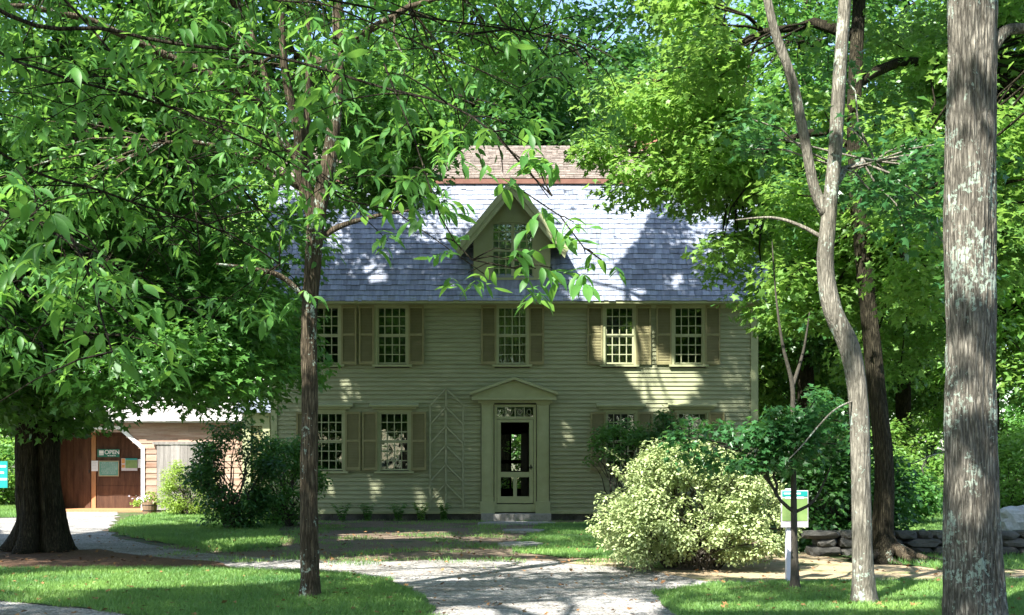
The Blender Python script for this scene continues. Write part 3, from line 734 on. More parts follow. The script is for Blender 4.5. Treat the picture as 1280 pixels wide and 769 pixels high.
# ------------------------------------------------------------------ roof: gambrel in courses of shingles
BY, BZ, RY, RZ = 1.5, 8.5, 4.5, 10.13; EY, EZ2 = -0.42, 5.22
DORM = (fx(592), fx(688))
def shingles(m, x0, x1, ya, za, yb, zb, ex, skip=None, rr=random.Random(5)):
    L = math.hypot(yb-ya, zb-za); uy, uz = (yb-ya)/L, (zb-za)/L; ny, nz = -uz, uy
    n = int(L/ex); ex = L/n
    for i in range(n+0):
        s0 = i*ex-0.02; s1 = (i+1)*ex+0.03; x = x0-rr.random()*0.1
        row = rr.random()*0.3
        while x < x1:
            w = rr.uniform(0.09, 0.22); e = min(x+w, x1); xx = max(x, x0); d = rr.uniform(-0.012, 0.012); th = 0.020+rr.uniform(0, 0.012)
            cx = (xx+e)/2; zc = za+uz*(s0+s1)/2
            if e > xx and not (skip and skip(cx, zc)):
                A = s0+d; p = lambda s, h: (ya+uy*s+ny*h, za+uz*s+nz*h)
                b0 = p(A, th); b1 = p(s1, 0.004); b2 = p(A, 0.0)
                m.add([(xx+0.003,)+b0, (e-0.003,)+b0, (e-0.003,)+b1, (xx+0.003,)+b1, (xx+0.003,)+b2, (e-0.003,)+b2],
                      [(0,1,2,3),(4,5,1,0),(4,0,3),(5,2,1)], min(1, max(0, row+rr.random()*0.8)))
            x = e
def in_dormer(x, z): return abs(x-fx(640)) < 0.93 and 5.5 < z < 6.5+max(0, (0.93-abs(x-fx(640))))*1.2
mr = MB()
# deck below the shingles
def deck(m, ya, za, yb, zb, x0=XL-0.3, x1=XR+0.3, off=0.01, th=0.04):
    L = math.hypot(yb-ya, zb-za); ny, nz = -(zb-za)/L, (yb-ya)/L
    if nz < 0: ny, nz = -ny, -nz
    a = (ya-ny*off, za-nz*off); b = (yb-ny*off, zb-nz*off); c = (b[0]-ny*th, b[1]-nz*th); d = (a[0]-ny*th, a[1]-nz*th)
    vs = [(x,)+q for x in (x0, x1) for q in (a, b, c, d)]
    m.add(vs, [(0,4,5,1),(1,5,6,2),(2,6,7,3),(3,7,4,0),(0,1,2,3),(7,6,5,4)], 0.3)
shingles(mr, XL-0.3, XR+0.3, EY, EZ2, BY, BZ, 0.155, in_dormer)
deck(mr, EY, EZ2, BY, BZ)
roof = H(mr, 'roof', 'shingle')
mr = MB(); shingles(mr, XL-0.3, XR+0.3, BY-0.12, BZ+0.02, RY, RZ, 0.16); deck(mr, BY-0.12, BZ+0.02, RY, RZ); deck(mr, RY, RZ, DEP-BY, BZ); deck(mr, DEP-BY, BZ, DEP+0.4, EZ2)
H(mr, 'upper_roof', 'shingle_brown', roof)
m = MB(); m.box(XL-0.3, XR+0.3, BY-0.15, BY-0.03, BZ-0.115, BZ+0.0); H(m, 'roof_break_board', 'red_board', roof)
m = MB(); m.add([(XL+0.02,y,z) for y, z in ((0,EZ),(BY,BZ),(RY,RZ),(DEP-BY,BZ),(DEP,EZ))], [(0,1,2,3,4)]); m.add([(XR-0.02,y,z) for y, z in ((0,EZ),(BY,BZ),(RY,RZ),(DEP-BY,BZ),(DEP,EZ))], [(4,3,2,1,0)])
H(m, 'gable', 'siding')
m = MB(); rr = random.Random(3)
for cxx in (3.95,):
    z = 8.6; k = 0
    while z < 11.75:
        o = 0.03 if z > 11.5 else 0
        for yy0, yy1, ax in ((4.0-o, 4.1-o, 0), (4.9+o, 5.0+o, 0)):
            x = cxx-0.5-o+(0.11 if k % 2 else 0)-0.11
            while x < cxx+0.5+o:
                a = max(x, cxx-0.5-o); b = min(x+0.205, cxx+0.5+o)
                if b-a > 0.02: m.box(a+0.005, b-0.005, yy0, yy1, z+0.005, z+0.07, rr.random())
                x += 0.21
        for xx0 in (cxx-0.5-o, cxx+0.4+o):
            y = 4.102-(0.1 if k % 2 else 0)
            while y < 4.898:
                a = max(y, 4.102); b = min(y+0.205, 4.898)
                if b-a > 0.02: m.box(xx0+0.003, xx0+0.097, a+0.005, b-0.005, z+0.005, z+0.07, rr.random())
                y += 0.21
        z += 0.075; k += 1
    m.box(cxx-0.44, cxx+0.44, 4.06, 4.94, 8.6, 11.7, 0.1)
H(m, 'chimney', 'brick', roof)
# dormer
dorm = MB(); dx0, dx1 = fx(592), fx(688); dc = (dx0+dx1)/2; zb = fz(362); zs = fz(318); zr = fz(236); Yd = -0.06
sl = (zr-zs)/(fx(706)-dc)
def dz(x): return zr-abs(x-dc)*sl
wx0, wx1, wz0, wz1 = fx(615), fx(667), fz(347), fz(279)
# gable front pieced round the window
dorm.prism([(dx0, zb), (wx0, zb), (wx0, dz(wx0)), (dx0, dz(dx0))], Yd, Yd+0.1)
dorm.prism([(wx1, zb), (dx1, zb), (dx1, dz(dx1)), (wx1, dz(wx1))], Yd, Yd+0.1)
dorm.box(wx0, wx1, Yd, Yd+0.1, zb, wz0)
dorm.prism([(wx0, wz1), (wx1, wz1), (wx1, dz(wx1)), (dc, zr), (wx0, dz(wx0))], Yd, Yd+0.1)
for X in (dx0, dx1-0.06): dorm.add([(X,Yd+0.102,zb),(X,1.2,zb),(X,1.2,dz(dx0)),(X,Yd+0.102,dz(dx0)),(X+0.06,Yd+0.102,zb),(X+0.06,1.2,zb),(X+0.06,1.2,dz(dx0)),(X+0.06,Yd+0.102,dz(dx0))],
      [(0,1,2,3),(7,6,5,4),(0,4,5,1),(3,2,6,7)])
dm = H(dorm, 'dormer', 'trim', roof)
m = MB(); L = 2.05
for s in (-1, 1):
    xe = dc+s*(fx(706)-dc)
    a = (xe, zs); b = (dc, zr)
    nx, nz = (s*sl/math.hypot(1, sl), 1/math.hypot(1, sl))
    pts = [(a[0], a[1]), (b[0], b[1]), (b[0], b[1]+0.09/nz), (a[0]+nx*0.09, a[1]+nz*0.09)]
    m.prism(pts if s < 0 else pts[::-1], -0.42, 1.9, 0.6)
H(m, 'dormer_roof', 'shingle', roof)
m = MB()
for s in (-1, 1):
    xe = dc+s*(fx(707)-dc); nx, nz = (s*sl/math.hypot(1, sl), 1/math.hypot(1, sl))
    pts = [(xe, zs-0.03), (dc, zr-0.03-0.02), (dc, zr+0.10/nz), (xe+nx*0.095, zs+nz*0.095)]
    m.prism(pts if s < 0 else pts[::-1], -0.465, -0.425)
    q = [(xe-s*0.04, zs-0.16), (dc, zr-0.22), (dc, zr-0.052), (xe, zs-0.035)]
    m.prism(q if s < 0 else q[::-1], -0.44, -0.423)
H(m, 'rake_board', 'trim', roof)
fr = build_window(wx0, wx1, wz0, wz1, 6, 6, house, Yd+0.02, sill=True, mullion=True)
dm.name = 'dormer'
m = MB(); m.box(dx0+0.07, dx1-0.07, 0.55, 0.6, zb, dz(dx0)+0.3); H(m, 'dormer_dark_panel', 'inner_dark', roof)  # added dark panel stands in for the unlit space behind the dormer window
# side entry on the left of the house, set back
m = MB(); sx0 = (303-640)/FPX*32.5; y0 = 3.7
m.box(sx0, sx0+0.22, y0, y0+0.15, 0, 2.75); m.box((328-640)/FPX*32.5, (337-640)/FPX*32.5, y0, y0+0.15, 0, 2.75); m.box(sx0+0.22, (328-640)/FPX*32.5, y0+0.02, y0+0.14, 2.35, 2.75)
m.box((337-640)/FPX*32.5+0.01, XL-0.03, y0+0.05, y0+0.12, 0.0, 2.75); m.box(sx0, sx0+0.12, y0+0.16, y0+3, 0.0, 2.75)
H(m, 'side_porch', 'trim'); m = MB()  # white posts get the darker trim colour in place of their shade
m.add([(sx0-0.2,y0-0.3,2.78),(XL-0.05,y0-0.3,2.78),(XL-0.05,y0+3.2,3.9),(sx0-0.2,y0+3.2,3.9),(sx0-0.2,y0-0.3,2.70),(XL-0.05,y0-0.3,2.70),(XL-0.05,y0+3.2,3.8),(sx0-0.2,y0+3.2,3.8)], [(0,1,2,3),(7,6,5,4),(4,5,1,0),(5,6,2,1),(7,4,0,3),(6,7,3,2)])
H(m, 'side_porch_roof', 'shingle')
m = MB(); m.box(sx0+0.22, (328-640)/FPX*32.5, y0+0.08, y0+0.12, 0.1, 2.34); H(m, 'side_door', 'shutter')

# trellis on the wall beside the door
m = MB(); tx0, tx1, tc = fx(538), fx(579), fx(557.5); y = -0.055; tb, ts, tt = fz(636), fz(507), fz(485)
for X in (tx0, tx1): m.box(X-0.018, X+0.018, y-0.02, y, tb, ts)
m.box(tc-0.022, tc+0.022, y-0.025, y+0.002, tb, tt)
for k in range(6):
    zt = tt-k*0.455
    for X in (tx0, tx1):
        za_ = zt-(tt-ts); zz = zt
        if za_ < tb: zz = zt
        m.bar((tc, y-0.034, zt-0.01), (X, y-0.034, max(za_, tb+0.02)), 0.03, 0.016)
m = m.build('trellis', M['lattice'], None, (0, HY, 0)); tag(m, 'pointed wooden trellis on the clapboards left of the front door', 'trellis')
# stepping stones
for i, (px, py, w, d, lab) in enumerate(((645,656,1.55,0.38,'widest flat stone slab just below the door step'),(655,666,0.9,0.4,'middle flat stepping stone in the yard before the door'),(650,683,0.75,0.4,'stepping stone nearest the drive before the door'))):
    c = G(px, py); m = MB(); r_ = random.Random(i); n = 14
    ring = [(w/2*math.cos(a)*(1+r_.uniform(-0.12,0.1))*(1.1 if i == 0 else 1), d*math.sin(a)*(1+r_.uniform(-0.15,0.1))) for a in [6.283*k/n for k in range(n)]]
    vs = [(x, y, 0.0) for x, y in ring]+[(x*0.97, y*0.95, 0.05) for x, y in ring]
    m.add(vs, [tuple(range(n, 2*n))]+[(k, (k+1) % n, n+(k+1) % n, n+k) for k in range(n)]); o = m.build('stepping_stone', M['granite'], None, c+Vector((0,0,0.01))); tag(o, lab, 'stepping stone', 'stepping stones to the door')

# ================================================================== BARN
BYD = 33.0
def bx(px): return (px-640)*BYD/FPX
def bz(py): return EYE+(HOR-py)*BYD/FPX
bo = (bx(150), BYD, 0)
barn = empty('barn', bo, 'low weathered red-brown barn with open chamfered doorway behind the big maple', 'barn')
def BB(mb, nm, mt, par=None): return mb.build(nm, M[mt], par or barn, origin=bo)
ox0, ox1, oz = bx(54), bx(177), bz(537); ch = bz(537)-bz(561); cw = bx(177)-bx(149)
m = MB(); r_ = random.Random(8); z = 0.02; bxl, bxr = bx(46), bx(372)
while z < bz(528):
    e = min(z+r_.uniform(0.14, 0.2), bz(528))
    zm = (z+e)/2; a = ox0; b = ox1
    if zm > oz-ch: f = (zm-(oz-ch))/ch*cw; a += f; b -= f
    spans = [(bxl, a-0.02), (b+0.02, bx(196)), (bx(262), bxr)] if zm < oz else [(bxl, bxr)]
    if zm < oz and zm > bz(556): spans = [(bxl, a-0.02), (b+0.02, bxr)]
    for s0, s1 in spans:
        x = s0
        while x < s1-0.01:
            q = min(s1, x+r_.uniform(1.2, 3.2)); t_ = r_.random(); o = r_.uniform(0, 0.006)
            m.add([(x,BYD-0.03-o,z),(q,BYD-0.03-o,z),(q,BYD-0.012,e+0.01),(x,BYD-0.012,e+0.01),(x,BYD+0.05,z),(q,BYD+0.05,z),(q,BYD+0.05,e),(x,BYD+0.05,e)],
                  [(0,1,2,3),(4,5,1,0),(1,5,6,2),(4,0,3,7),(5,4,7,6)], t_); x = q
    z = e
m.box(bxl, bxl+0.1, BYD+0.06, BYD+6, 0, 2.4, 0.4); m.box(bxr-0.1, bxr, BYD+0.06, BYD+6, 0, 2.4, 0.4)
m.box(bxl, bxr, BYD-0.16, BYD-0.04, bz(530), bz(527), 0.2)
BB(m, 'wall', 'barn')
m = MB(); shingles(m, bxl-0.1, bxr+0.3, BYD-0.35, bz(527), BYD+4, 5.2, 0.17, rr=random.Random(77)); deck(m, BYD-0.35, bz(527), BYD+4, 5.2, bxl-0.1, bxr+0.3); deck(m, BYD+4, 5.2, BYD+8, 2.5, bxl-0.1, bxr+0.3)
BB(m, 'roof', 'barn_roof')
m = MB(); w = 0.10; y0, y1 = BYD-0.06, BYD+0.05
zc_ = oz-ch
m.prism([(ox1, 0), (ox1+w, 0), (ox1+w, zc_+0.04), (ox1, zc_)], y0, y1)
m.prism([(ox1-cw, oz), (ox1, zc_), (ox1+w, zc_+0.04), (ox1-cw+0.04, oz+w)], y0, y1)
m.prism([(ox0+cw, oz), (ox1-cw, oz), (ox1-cw+0.04, oz+w), (ox0+cw-0.04, oz+w)], y0, y1)
m.prism([(ox0, zc_), (ox0+cw, oz), (ox0+cw-0.04, oz+w), (ox0-w, zc_+0.04)], y0, y1)
m.prism([(ox0-w, 0), (ox0, 0), (ox0, zc_), (ox0-w, zc_+0.04)], y0, y1)
BB(m, 'doorway_trim', 'white_trim')
RD = 1.08
def bq(px): return (px-640)*(BYD+RD)/FPX
def boards(m, x0, x1, y0, y1, z0, z1, vertical=True, w=0.2, seed=0):
    r_ = random.Random(seed); a = x0 if vertical else z0; lim = x1 if vertical else z1
    while a < lim-0.01:
        b = min(lim, a+w*r_.uniform(0.8, 1.2)); o = r_.uniform(0, 0.01); t_ = r_.random()
        if vertical: m.box(a+0.003, b-0.003, y0-o, y1, z0, z1, t_)
        else: m.box(x0, x1, y0-o, y1, a+0.003, b-0.003, t_)
        a = b
m = MB(); boards(m, bq(54), bq(113.5), BYD+RD, BYD+RD+0.05, 0.02, oz+0.25, True, 0.24, 1); BB(m, 'door', 'barn_door')
m = MB(); boards(m, bq(121), bq(182), BYD+RD, BYD+RD+0.05, 0.02, oz+0.25, False, 0.33, 2)
bd2 = BB(m, 'door', 'barn_door')
m = MB(); m.tube([(bq(112), BYD+RD-0.03, bz(592)), (bq(112), BYD+RD-0.03, bz(588))], [0.02, 0.02], 8); BB(m, 'latch', 'metal_dark', bd2)
m = MB(); m.box(bq(114.5), bq(120), BYD+RD-0.02, BYD+RD+0.05, 0.0, oz+0.25); BB(m, 'post', 'barn_post')
m = MB(); m.box(bx(52), bx(190), BYD+RD+0.06, BYD+RD+0.12, 0, 2.42); m.box(ox0-0.1, ox0-0.02, BYD+0.06, BYD+RD+0.05, 0, 2.4); m.box(ox1+0.02, ox1+0.1, BYD+0.06, BYD+RD+0.05, 0, 2.4); m.box(bx(54), bx(178), BYD+0.06, BYD+RD, oz+0.2, oz+0.25)
BB(m, 'doorway_lining', 'barn_door')
m = MB(); boards(m, bx(197), bx(261), BYD-0.09, BYD-0.045, 0.05, bz(556), True, 0.22, 4); m.box(bx(192), bx(268), BYD-0.12, BYD-0.05, bz(556)+0.005, bz(552.5), 0.2); BB(m, 'sliding_door', 'grey_wood')
m = MB(); m.box(ox0-0.1, ox1+0.1, BYD-0.25, BYD+RD, -0.02, 0.05); BB(m, 'threshold', 'barn_post')
# signs on the barn door
YS = BYD+RD-0.03
def sgn(name, rect, mat, label, cat, th=0.025, yoff=0.0):
    x0, x1, ya, yb = rect; k = (BYD+RD)/FPX
    X = lambda p: (p-640)*k
    Z = lambda p: EYE+(HOR-p)*k
    c = ((X(x0)+X(x1))/2, YS-yoff, (Z(ya)+Z(yb))/2); e = empty(name, c, label, cat)
    w, h = X(x1)-X(x0), Z(ya)-Z(yb); m = MB(); m.box(-w/2, w/2, -th, 0, -h/2, h/2); m.build('board', M[mat], e); return e, w, h
e, w, h = sgn('open_sign', (122.5,150,561.5,571.5), 'sign_green', 'green hanging sign reading OPEN on the barn door', 'sign')
me = text_mesh('OPEN', 0.165); me.materials.append(M['sign_white']); o = bpy.data.objects.new('lettering', me); C.objects.link(o); o.parent = e; o.location = (0.105, -0.029, 0.022); o.rotation_euler = (math.radians(90), 0, 0)
m = MB(); m.box(-w/2+0.05, -w/2+0.18, -0.030, -0.026, -0.02, 0.075); m.box(-w/2+0.05, -w/2+0.18, -0.030, -0.026, -0.06, -0.032); m.build('emblem', M['sign_white'], e)
m = MB(); x = -0.02
for ww in (0.05, 0.03, 0.06, 0.04): m.box(x, x+ww, -0.028, -0.026, -0.082, -0.064); x += ww+0.015
m.build('small_print', M['sign_white'], e)
e, w, h = sgn('chalkboard', (124,149.5,576,595.5), 'frame_wood', 'framed green chalkboard under the OPEN sign', 'chalkboard')
m = MB(); m.box(-w/2+0.025, w/2-0.025, -0.031, -0.026, -h/2+0.025, h/2-0.025); m.build('writing_surface', M['chalk_green'], e)
m = MB(); r_ = random.Random(5)
for i in range(6):
    x = -w/2+0.06+r_.random()*0.05; z = h/2-0.07-i*0.057
    while x < w/2-0.09: q = r_.uniform(0.02, 0.06); m.box(x, x+q, -0.033, -0.0312, z, z+0.008+r_.random()*0.006); x += q+0.012
m.build('chalk_lines', M['map_grey'], e)
def notice(rect, lab, seed):
    e, w, h = sgn('paper_notice', rect, 'paper', lab, 'notice', 0.006); m = MB(); r_ = random.Random(seed)
    for i in range(5):
        z = h/2-0.05-i*0.045
        if z > -h/2+0.02: m.box(-w/2+0.02, w/2-0.02-r_.random()*0.03, -0.009, -0.0065, z, z+0.007)
    m.build('print', M['map_grey'], e)
notice((114.8,123,576,589), 'white paper notice left of the chalkboard', 1)
notice((172.8,176.5,574,585), 'narrow white notice at the right edge of the barn door', 2)
e, w, h = sgn('map_poster', (152.5,172.5,573,588.5), 'map_grey', 'green trail map poster with small photos at its left', 'poster')
m = MB(); m.box(-w/2+0.115, w/2, -0.03, -0.026, -h/2+0.075, h/2-0.05); m.build('map', M['map_green'], e)
m = MB(); m.box(-w/2+0.115, w/2, -0.030, -0.026, h/2-0.045, h/2); m.build('title_strip', M['sign_teal'], e)
m = MB(); m.box(-w/2+0.01, -w/2+0.10, -0.030, -0.026, 0.03, h/2-0.01); m.box(-w/2+0.01, -w/2+0.10, -0.030, -0.026, -0.09, 0.0); m.build('photos', M['map_orange'], e)
# planter barrel by the barn door
bc = G(187, 641); bc.y = 32.0; bc = Vector(((187-640)/FPX*32.0, 32.0, 0))
pl = empty('planter', bc, 'half barrel planter with trailing yellow-green plant beside the barn doorway', 'planter')
m = MB(); m.tube([(0,0,0),(0,0,0.08),(0,0,0.2),(0,0,0.3)], [0.17,0.185,0.2,0.2], 16); b = m.build('barrel', M['barrel'], pl)
m = MB(); m.tube([(0,0,0.075),(0,0,0.095)], [0.19,0.192], 16); m.tube([(0,0,0.22),(0,0,0.24)], [0.206,0.207], 16); m.build('hoop', M['metal_dark'], b)
r2 = np.random.default_rng(2)
o = clump_leaves('plant', [np.array(bc)+np.array(q) for q in ((0,0,0.42),(0.2,0,0.36),(-0.22,0,0.34),(0.35,0.05,0.25),(-0.33,0,0.28),(0.05,0,0.52))], [0.17]*6, 90, 0.06, 'oval', M['leaf_lime'], r2, pl, tuple(bc), False)
rr = r2
pos = np.array(bc)+np.stack([r2.normal(size=30)*0.2-0.15, r2.normal(size=30)*0.1-0.1, 0.35+r2.random(30)*0.15], 1)
leaves('flowers', pos, r2.normal(size=(30,3))+np.array([0,-1,0.5]), r2.normal(size=(30,3)), np.full(30, 0.05), 'maple', M['flower'], r2.random(30), pl, tuple(bc))

# teal sign at the left edge
sp = P(3, 592, 28); e = empty('teal_sign', (sp.x, sp.y, 0), 'teal roadside sign with white lines at the left edge of the photo', 'sign')
m = MB(); m.box(-0.32, 0.13, -0.03, 0, 0.80, 1.42); m.build('board', M['sign_teal'], e)
m = MB()
for z, a in ((1.28, 0.10), (1.13, 0.05), (0.98, 0.12)): m.box(-0.28, a, -0.036, -0.031, z, z+0.045)
m.build('lettering', M['sign_white'], e)
m = MB(); m.box(-0.26, -0.18, 0.002, 0.08, 0, 1.5); m.build('post', M['post_white'], e)

# map board behind the sapling
d = 15.0; sp = P(989, 715, d); e = empty('map_board', (sp.x, d, 0), 'trail map board with teal header on a white post behind the sapling', 'sign')
k = d/FPX; X = lambda p: (p-989)*k
Z = lambda p: EYE+(HOR-p)*k
m = MB(); m.box(X(976), X(1009.5), -0.03, 0, Z(659), Z(613)); bd = m.build('board', M['map_grey'], e)
m = MB(); m.box(X(977), X(1008.5), -0.036, -0.031, Z(620.5), Z(614)); m.build('header', M['sign_teal'], bd)
m = MB(); m.box(X(977), X(1008.5), -0.036, -0.031, Z(651), Z(622.5)); m.build('map', M['map_green'], bd)
m = MB(); m.box(X(981), X(1004), -0.040, -0.0362, Z(623.5), Z(621)); m.box(X(979), X(1000), -0.040, -0.0362, Z(617.8), Z(616)); m.build('lettering', M['sign_white'], bd)
m = MB(); m.box(X(983.5), X(992), 0.002, 0.09, 0, Z(611)); m.build('post', M['post_white'], e)
# ================================================================== TREES
def tree(name, label, base, mat_bark, mat_leaf, ells, ncl, per, leaf, kind, crad, seed, stem=None, srad=None, group='yard trees', n=18, amp=0.06, flare=0.5, fh=0.35,
         main=9, lr=0.09, shell=0.35, zmin=0.5, flat=0.5, reject=None, extra=None, step=0.15, lobes=5, nodes=None, filt=True, skipvol=(), droop=0.35, groove=None, strength=0.995):
    r = np.random.default_rng(seed); base = Vector(base)
    root = empty(name, tuple(base), label, 'tree', group)
    m = MB(); path = trunk(m, stem, srad, n, step, amp, flare, fh, lobes, seed, groove)
    if extra:
        for pts, rad in extra: path += trunk(m, pts, rad, max(8, n-6), step, amp, 0, seed=seed+3)
    tk = m.build('trunk', mat_bark, root, origin=base, smooth=True)
    cl = clumps_in(ells, ncl, r, shell, zmin, reject)
    m = MB(); nds = [p for p in path if p.z > (nodes or 1.8)]
    if nds: skeleton(m, nds, cl, r, lr, main)
    m.build('limbs', mat_bark, root, origin=base, smooth=True)
    cr = crad*(0.7+0.6*r.random(len(cl)))
    clump_leaves('crown', cl, cr, per, leaf, kind, mat_leaf, r, root, tuple(base), filt, skipvol, flat, droop, strength=strength)
    return root
def pxy(q): return 640+q[0]/q[1]*FPX, HOR-(q[2]-EYE)/q[1]*FPX
def rej_house(q):      # trees that stand clear of the house front
    x, y = pxy(q)
    return (q[1] > 3) and (560 < x < 800 and 215 < y < 400 or 380 < x < 960 and 375 < y < 660 or 440 < x < 700 and y > 250)
# A: the big double-stemmed maple at left
b = P(49, 690, 19.5); b.z = 0
def rejA(q):
    x, y = pxy(q)
    if 60 < x < 310 and y > 528 : return True
    if y > 540: return True
    if x > 372+max(0, (370-y))*0.8 and y > 262: return True
    if x > 560 and y > 150: return True
    return x > 590
tree('maple_tree', 'huge broad maple with fluted double trunk in front of the barn', b, M['bark_dark'], M['leaf_maple'],
     [((-8.6,20,8.8),(6.2,6.5,6.8)), ((-6.5,19,4.2),(3.6,3.2,2.2)), ((-3.3,22.8,8.0),(1.9,2.2,1.5)), ((-11,18,4.5),(3,3,2.2)), ((-6,20.5,13.0),(6.0,6,2.6)), ((-7.2,17.6,3.1),(4.2,1.8,0.9)), ((-9.5,17.5,3.0),(3,1.8,0.8)), ((-4.9,17.3,2.95),(1.8,1.2,0.7)), ((-6.6,17,2.7),(2.9,1.0,0.5)), ((-3.9,20.5,6.0),(1.4,1.5,1.5)), ((-2.4,23.5,7.9),(2.2,1.7,1.3)), ((-2.8,23.8,7.4),(1.9,1.5,1.0)), ((-4.2,18.8,4.0),(1.0,1.1,1.6)), ((-4.4,21,3.6),(1.0,1.1,1.3)), ((-5.0,23,3.4),(1.0,1.0,1.3))], 1450, 210, 0.125, 'maple', 0.75, 21,
     stem=[(b.x,b.y,0),(b.x+0.02,b.y,0.5),(b.x-0.02,b.y,1.5),(b.x+0.05,b.y,3.0),(b.x+0.5,b.y+.2,5.5),(b.x+0.3,b.y+.2,9),(b.x,b.y,12.5)], srad=[0.36,0.345,0.335,0.32,0.25,0.17,0.06],
     n=72, amp=0.10, flare=0.65, fh=0.28, main=14, lr=0.13, zmin=2.1, reject=rejA, groove=-2.2, extra=[([(b.x-0.1,b.y,2.6),(b.x-1.2,b.y,4.5),(b.x-2.6,b.y+.5,7.5)],[0.3,0.2,0.08])], skipvol=(8,))
# B: slim rough tree in front of the house
b = P(388, 748, 13.3); b.z = 0
st = [P(388,748,13.3),P(386,640,13.3),P(387,520,13.3),P(386,420,13.3),P(391,330,13.3),P(396,270,13.3),P(408,215,13.35),P(418,150,13.4),P(423,60,13.5),P(420,-60,13.6),P(415,-260,13.6)]
def rejB(q):
    x, y = pxy(q); return (x > 590 and y > 120) or (x > 430 and y > 200) or y > 330 or (x>740)
tree('rough_barked_tree', 'slim rough-barked tree with forked top standing in front of the left house windows', b, M['bark'], M['leaf_hick'],
     [((-2.4,13.2,7.9),(3.9,3.6,3.2)), ((-3.3,13.0,4.7),(1.7,1.6,1.0)), ((-5.5,12.5,6.0),(2.6,2.4,2.0)), ((-0.6,13.2,6.4),(1.5,1.6,1.0))], 460, 75, 0.14, 'lance', 0.55, 22,
     stem=st, srad=[0.108,0.094,0.086,0.084,0.086,0.09,0.085,0.075,0.065,0.05,0.02], n=28, amp=0.13, flare=0.25, fh=0.12, step=0.06,
     extra=[([P(394,275,13.3),P(376,215,13.2),P(372,160,13.1),P(355,80,13.0),P(350,-60,13)],[0.09,0.065,0.05,0.04,0.02]),
            ([P(384,240,13.25),P(383,170,13.25),P(386,90,13.2),P(384,-30,13.2)],[0.05,0.04,0.035,0.02]),
            ([P(372,200,13.2),P(345,160,13.1),P(330,90,13),P(300,0,13)],[0.045,0.035,0.03,0.015]),
            ([P(397,300,13.3),P(425,283,13.4),P(470,270,13.5),P(520,262,13.6)],[0.04,0.03,0.022,0.01]),
            ([P(385,375,13.3),P(350,345,13.2),P(310,335,13.1),P(270,330,13)],[0.035,0.028,0.02,0.01])], reject=rejB, main=10, lr=0.05, zmin=3.2, nodes=3.8)
# D: fork-stemmed tree at right
b = P(1080, 755, 12.8); b.z = 0
st = [P(1080,757,12.8),P(1079,700,12.8),P(1076,600,12.8),P(1073,500,12.8),P(1062,435,12.8),P(1040,385,12.8),P(1031,330,12.8),P(1036,270,12.8),P(1044,190,12.8),P(1050,90,12.85),P(1056,0,12.9),P(1064,-140,13),P(1070,-400,13)]
def rejD(q):
    x, y = pxy(q)
    return x < 800 and y > 0 or (x < 905 and y > 330) or y > 560 or (x > 1170 and y > 400)
tree('forked_tree', 'pale grey bent trunk that forks in two above the map board', b, M['bark_pale'], M['leaf_blue'],
     [((3.6,13.4,4.9),(1.35,1.2,1.5)), ((3.2,12.5,10.5),(4.2,4.0,3.6)), ((4.6,13.6,4.3),(1.2,1.0,1.3))], 270, 85, 0.105, 'maple', 0.5, 23,
     stem=st, srad=[0.125,0.108,0.103,0.105,0.11,0.10,0.087,0.082,0.073,0.07,0.066,0.058,0.03], n=32, amp=0.05, flare=0.35, fh=0.10, step=0.07,
     extra=[([P(1034,268,12.8),P(1018,235,12.8),P(1005,170,12.75),P(990,100,12.7),P(966,30,12.65),P(950,-60,12.6),P(930,-200,12.5)],[0.07,0.056,0.052,0.050,0.046,0.04,0.03]),
            ([P(1070,500,12.8),P(1040,515,12.5),P(1000,560,12.3),P(985,575,12.2)],[0.012,0.009,0.007,0.003]),
            ([P(1033,300,12.8),P(1000,282,12.9),P(965,272,13),P(920,275,13.1)],[0.026,0.02,0.014,0.007])], reject=rejD, main=9, lr=0.045, zmin=2.0, nodes=2.5)
# E: big trunk at the right edge
b = P(1218, 790, 10.8); b.z = 0
st = [P(1219,791,10.8),P(1217,700,10.8),P(1213,600,10.8),P(1213,400,10.8),P(1214,200,10.8),P(1215,0,10.8),P(1216,-200,10.8),P(1218,-500,10.9)]
tree('big_trunk_tree', 'thick straight grey trunk with lichen patches at the right edge', b, M['bark_lichen'], M['leaf_maple'],
     [((4.6,10.4,11.5),(4.2,4.0,3.2))], 150, 120, 0.115, 'maple', 0.7, 24, stem=st, srad=[0.275,0.238,0.222,0.213,0.207,0.204,0.18,0.12], n=120, amp=0.10, flare=0.12, fh=0.2, step=0.035,
     extra=[([P(1240,60,10.8),P(1258,38,10.8),P(1290,34,10.8),P(1340,20,10.8)],[0.06,0.05,0.045,0.04])], main=8, lr=0.09, zmin=6, nodes=6)
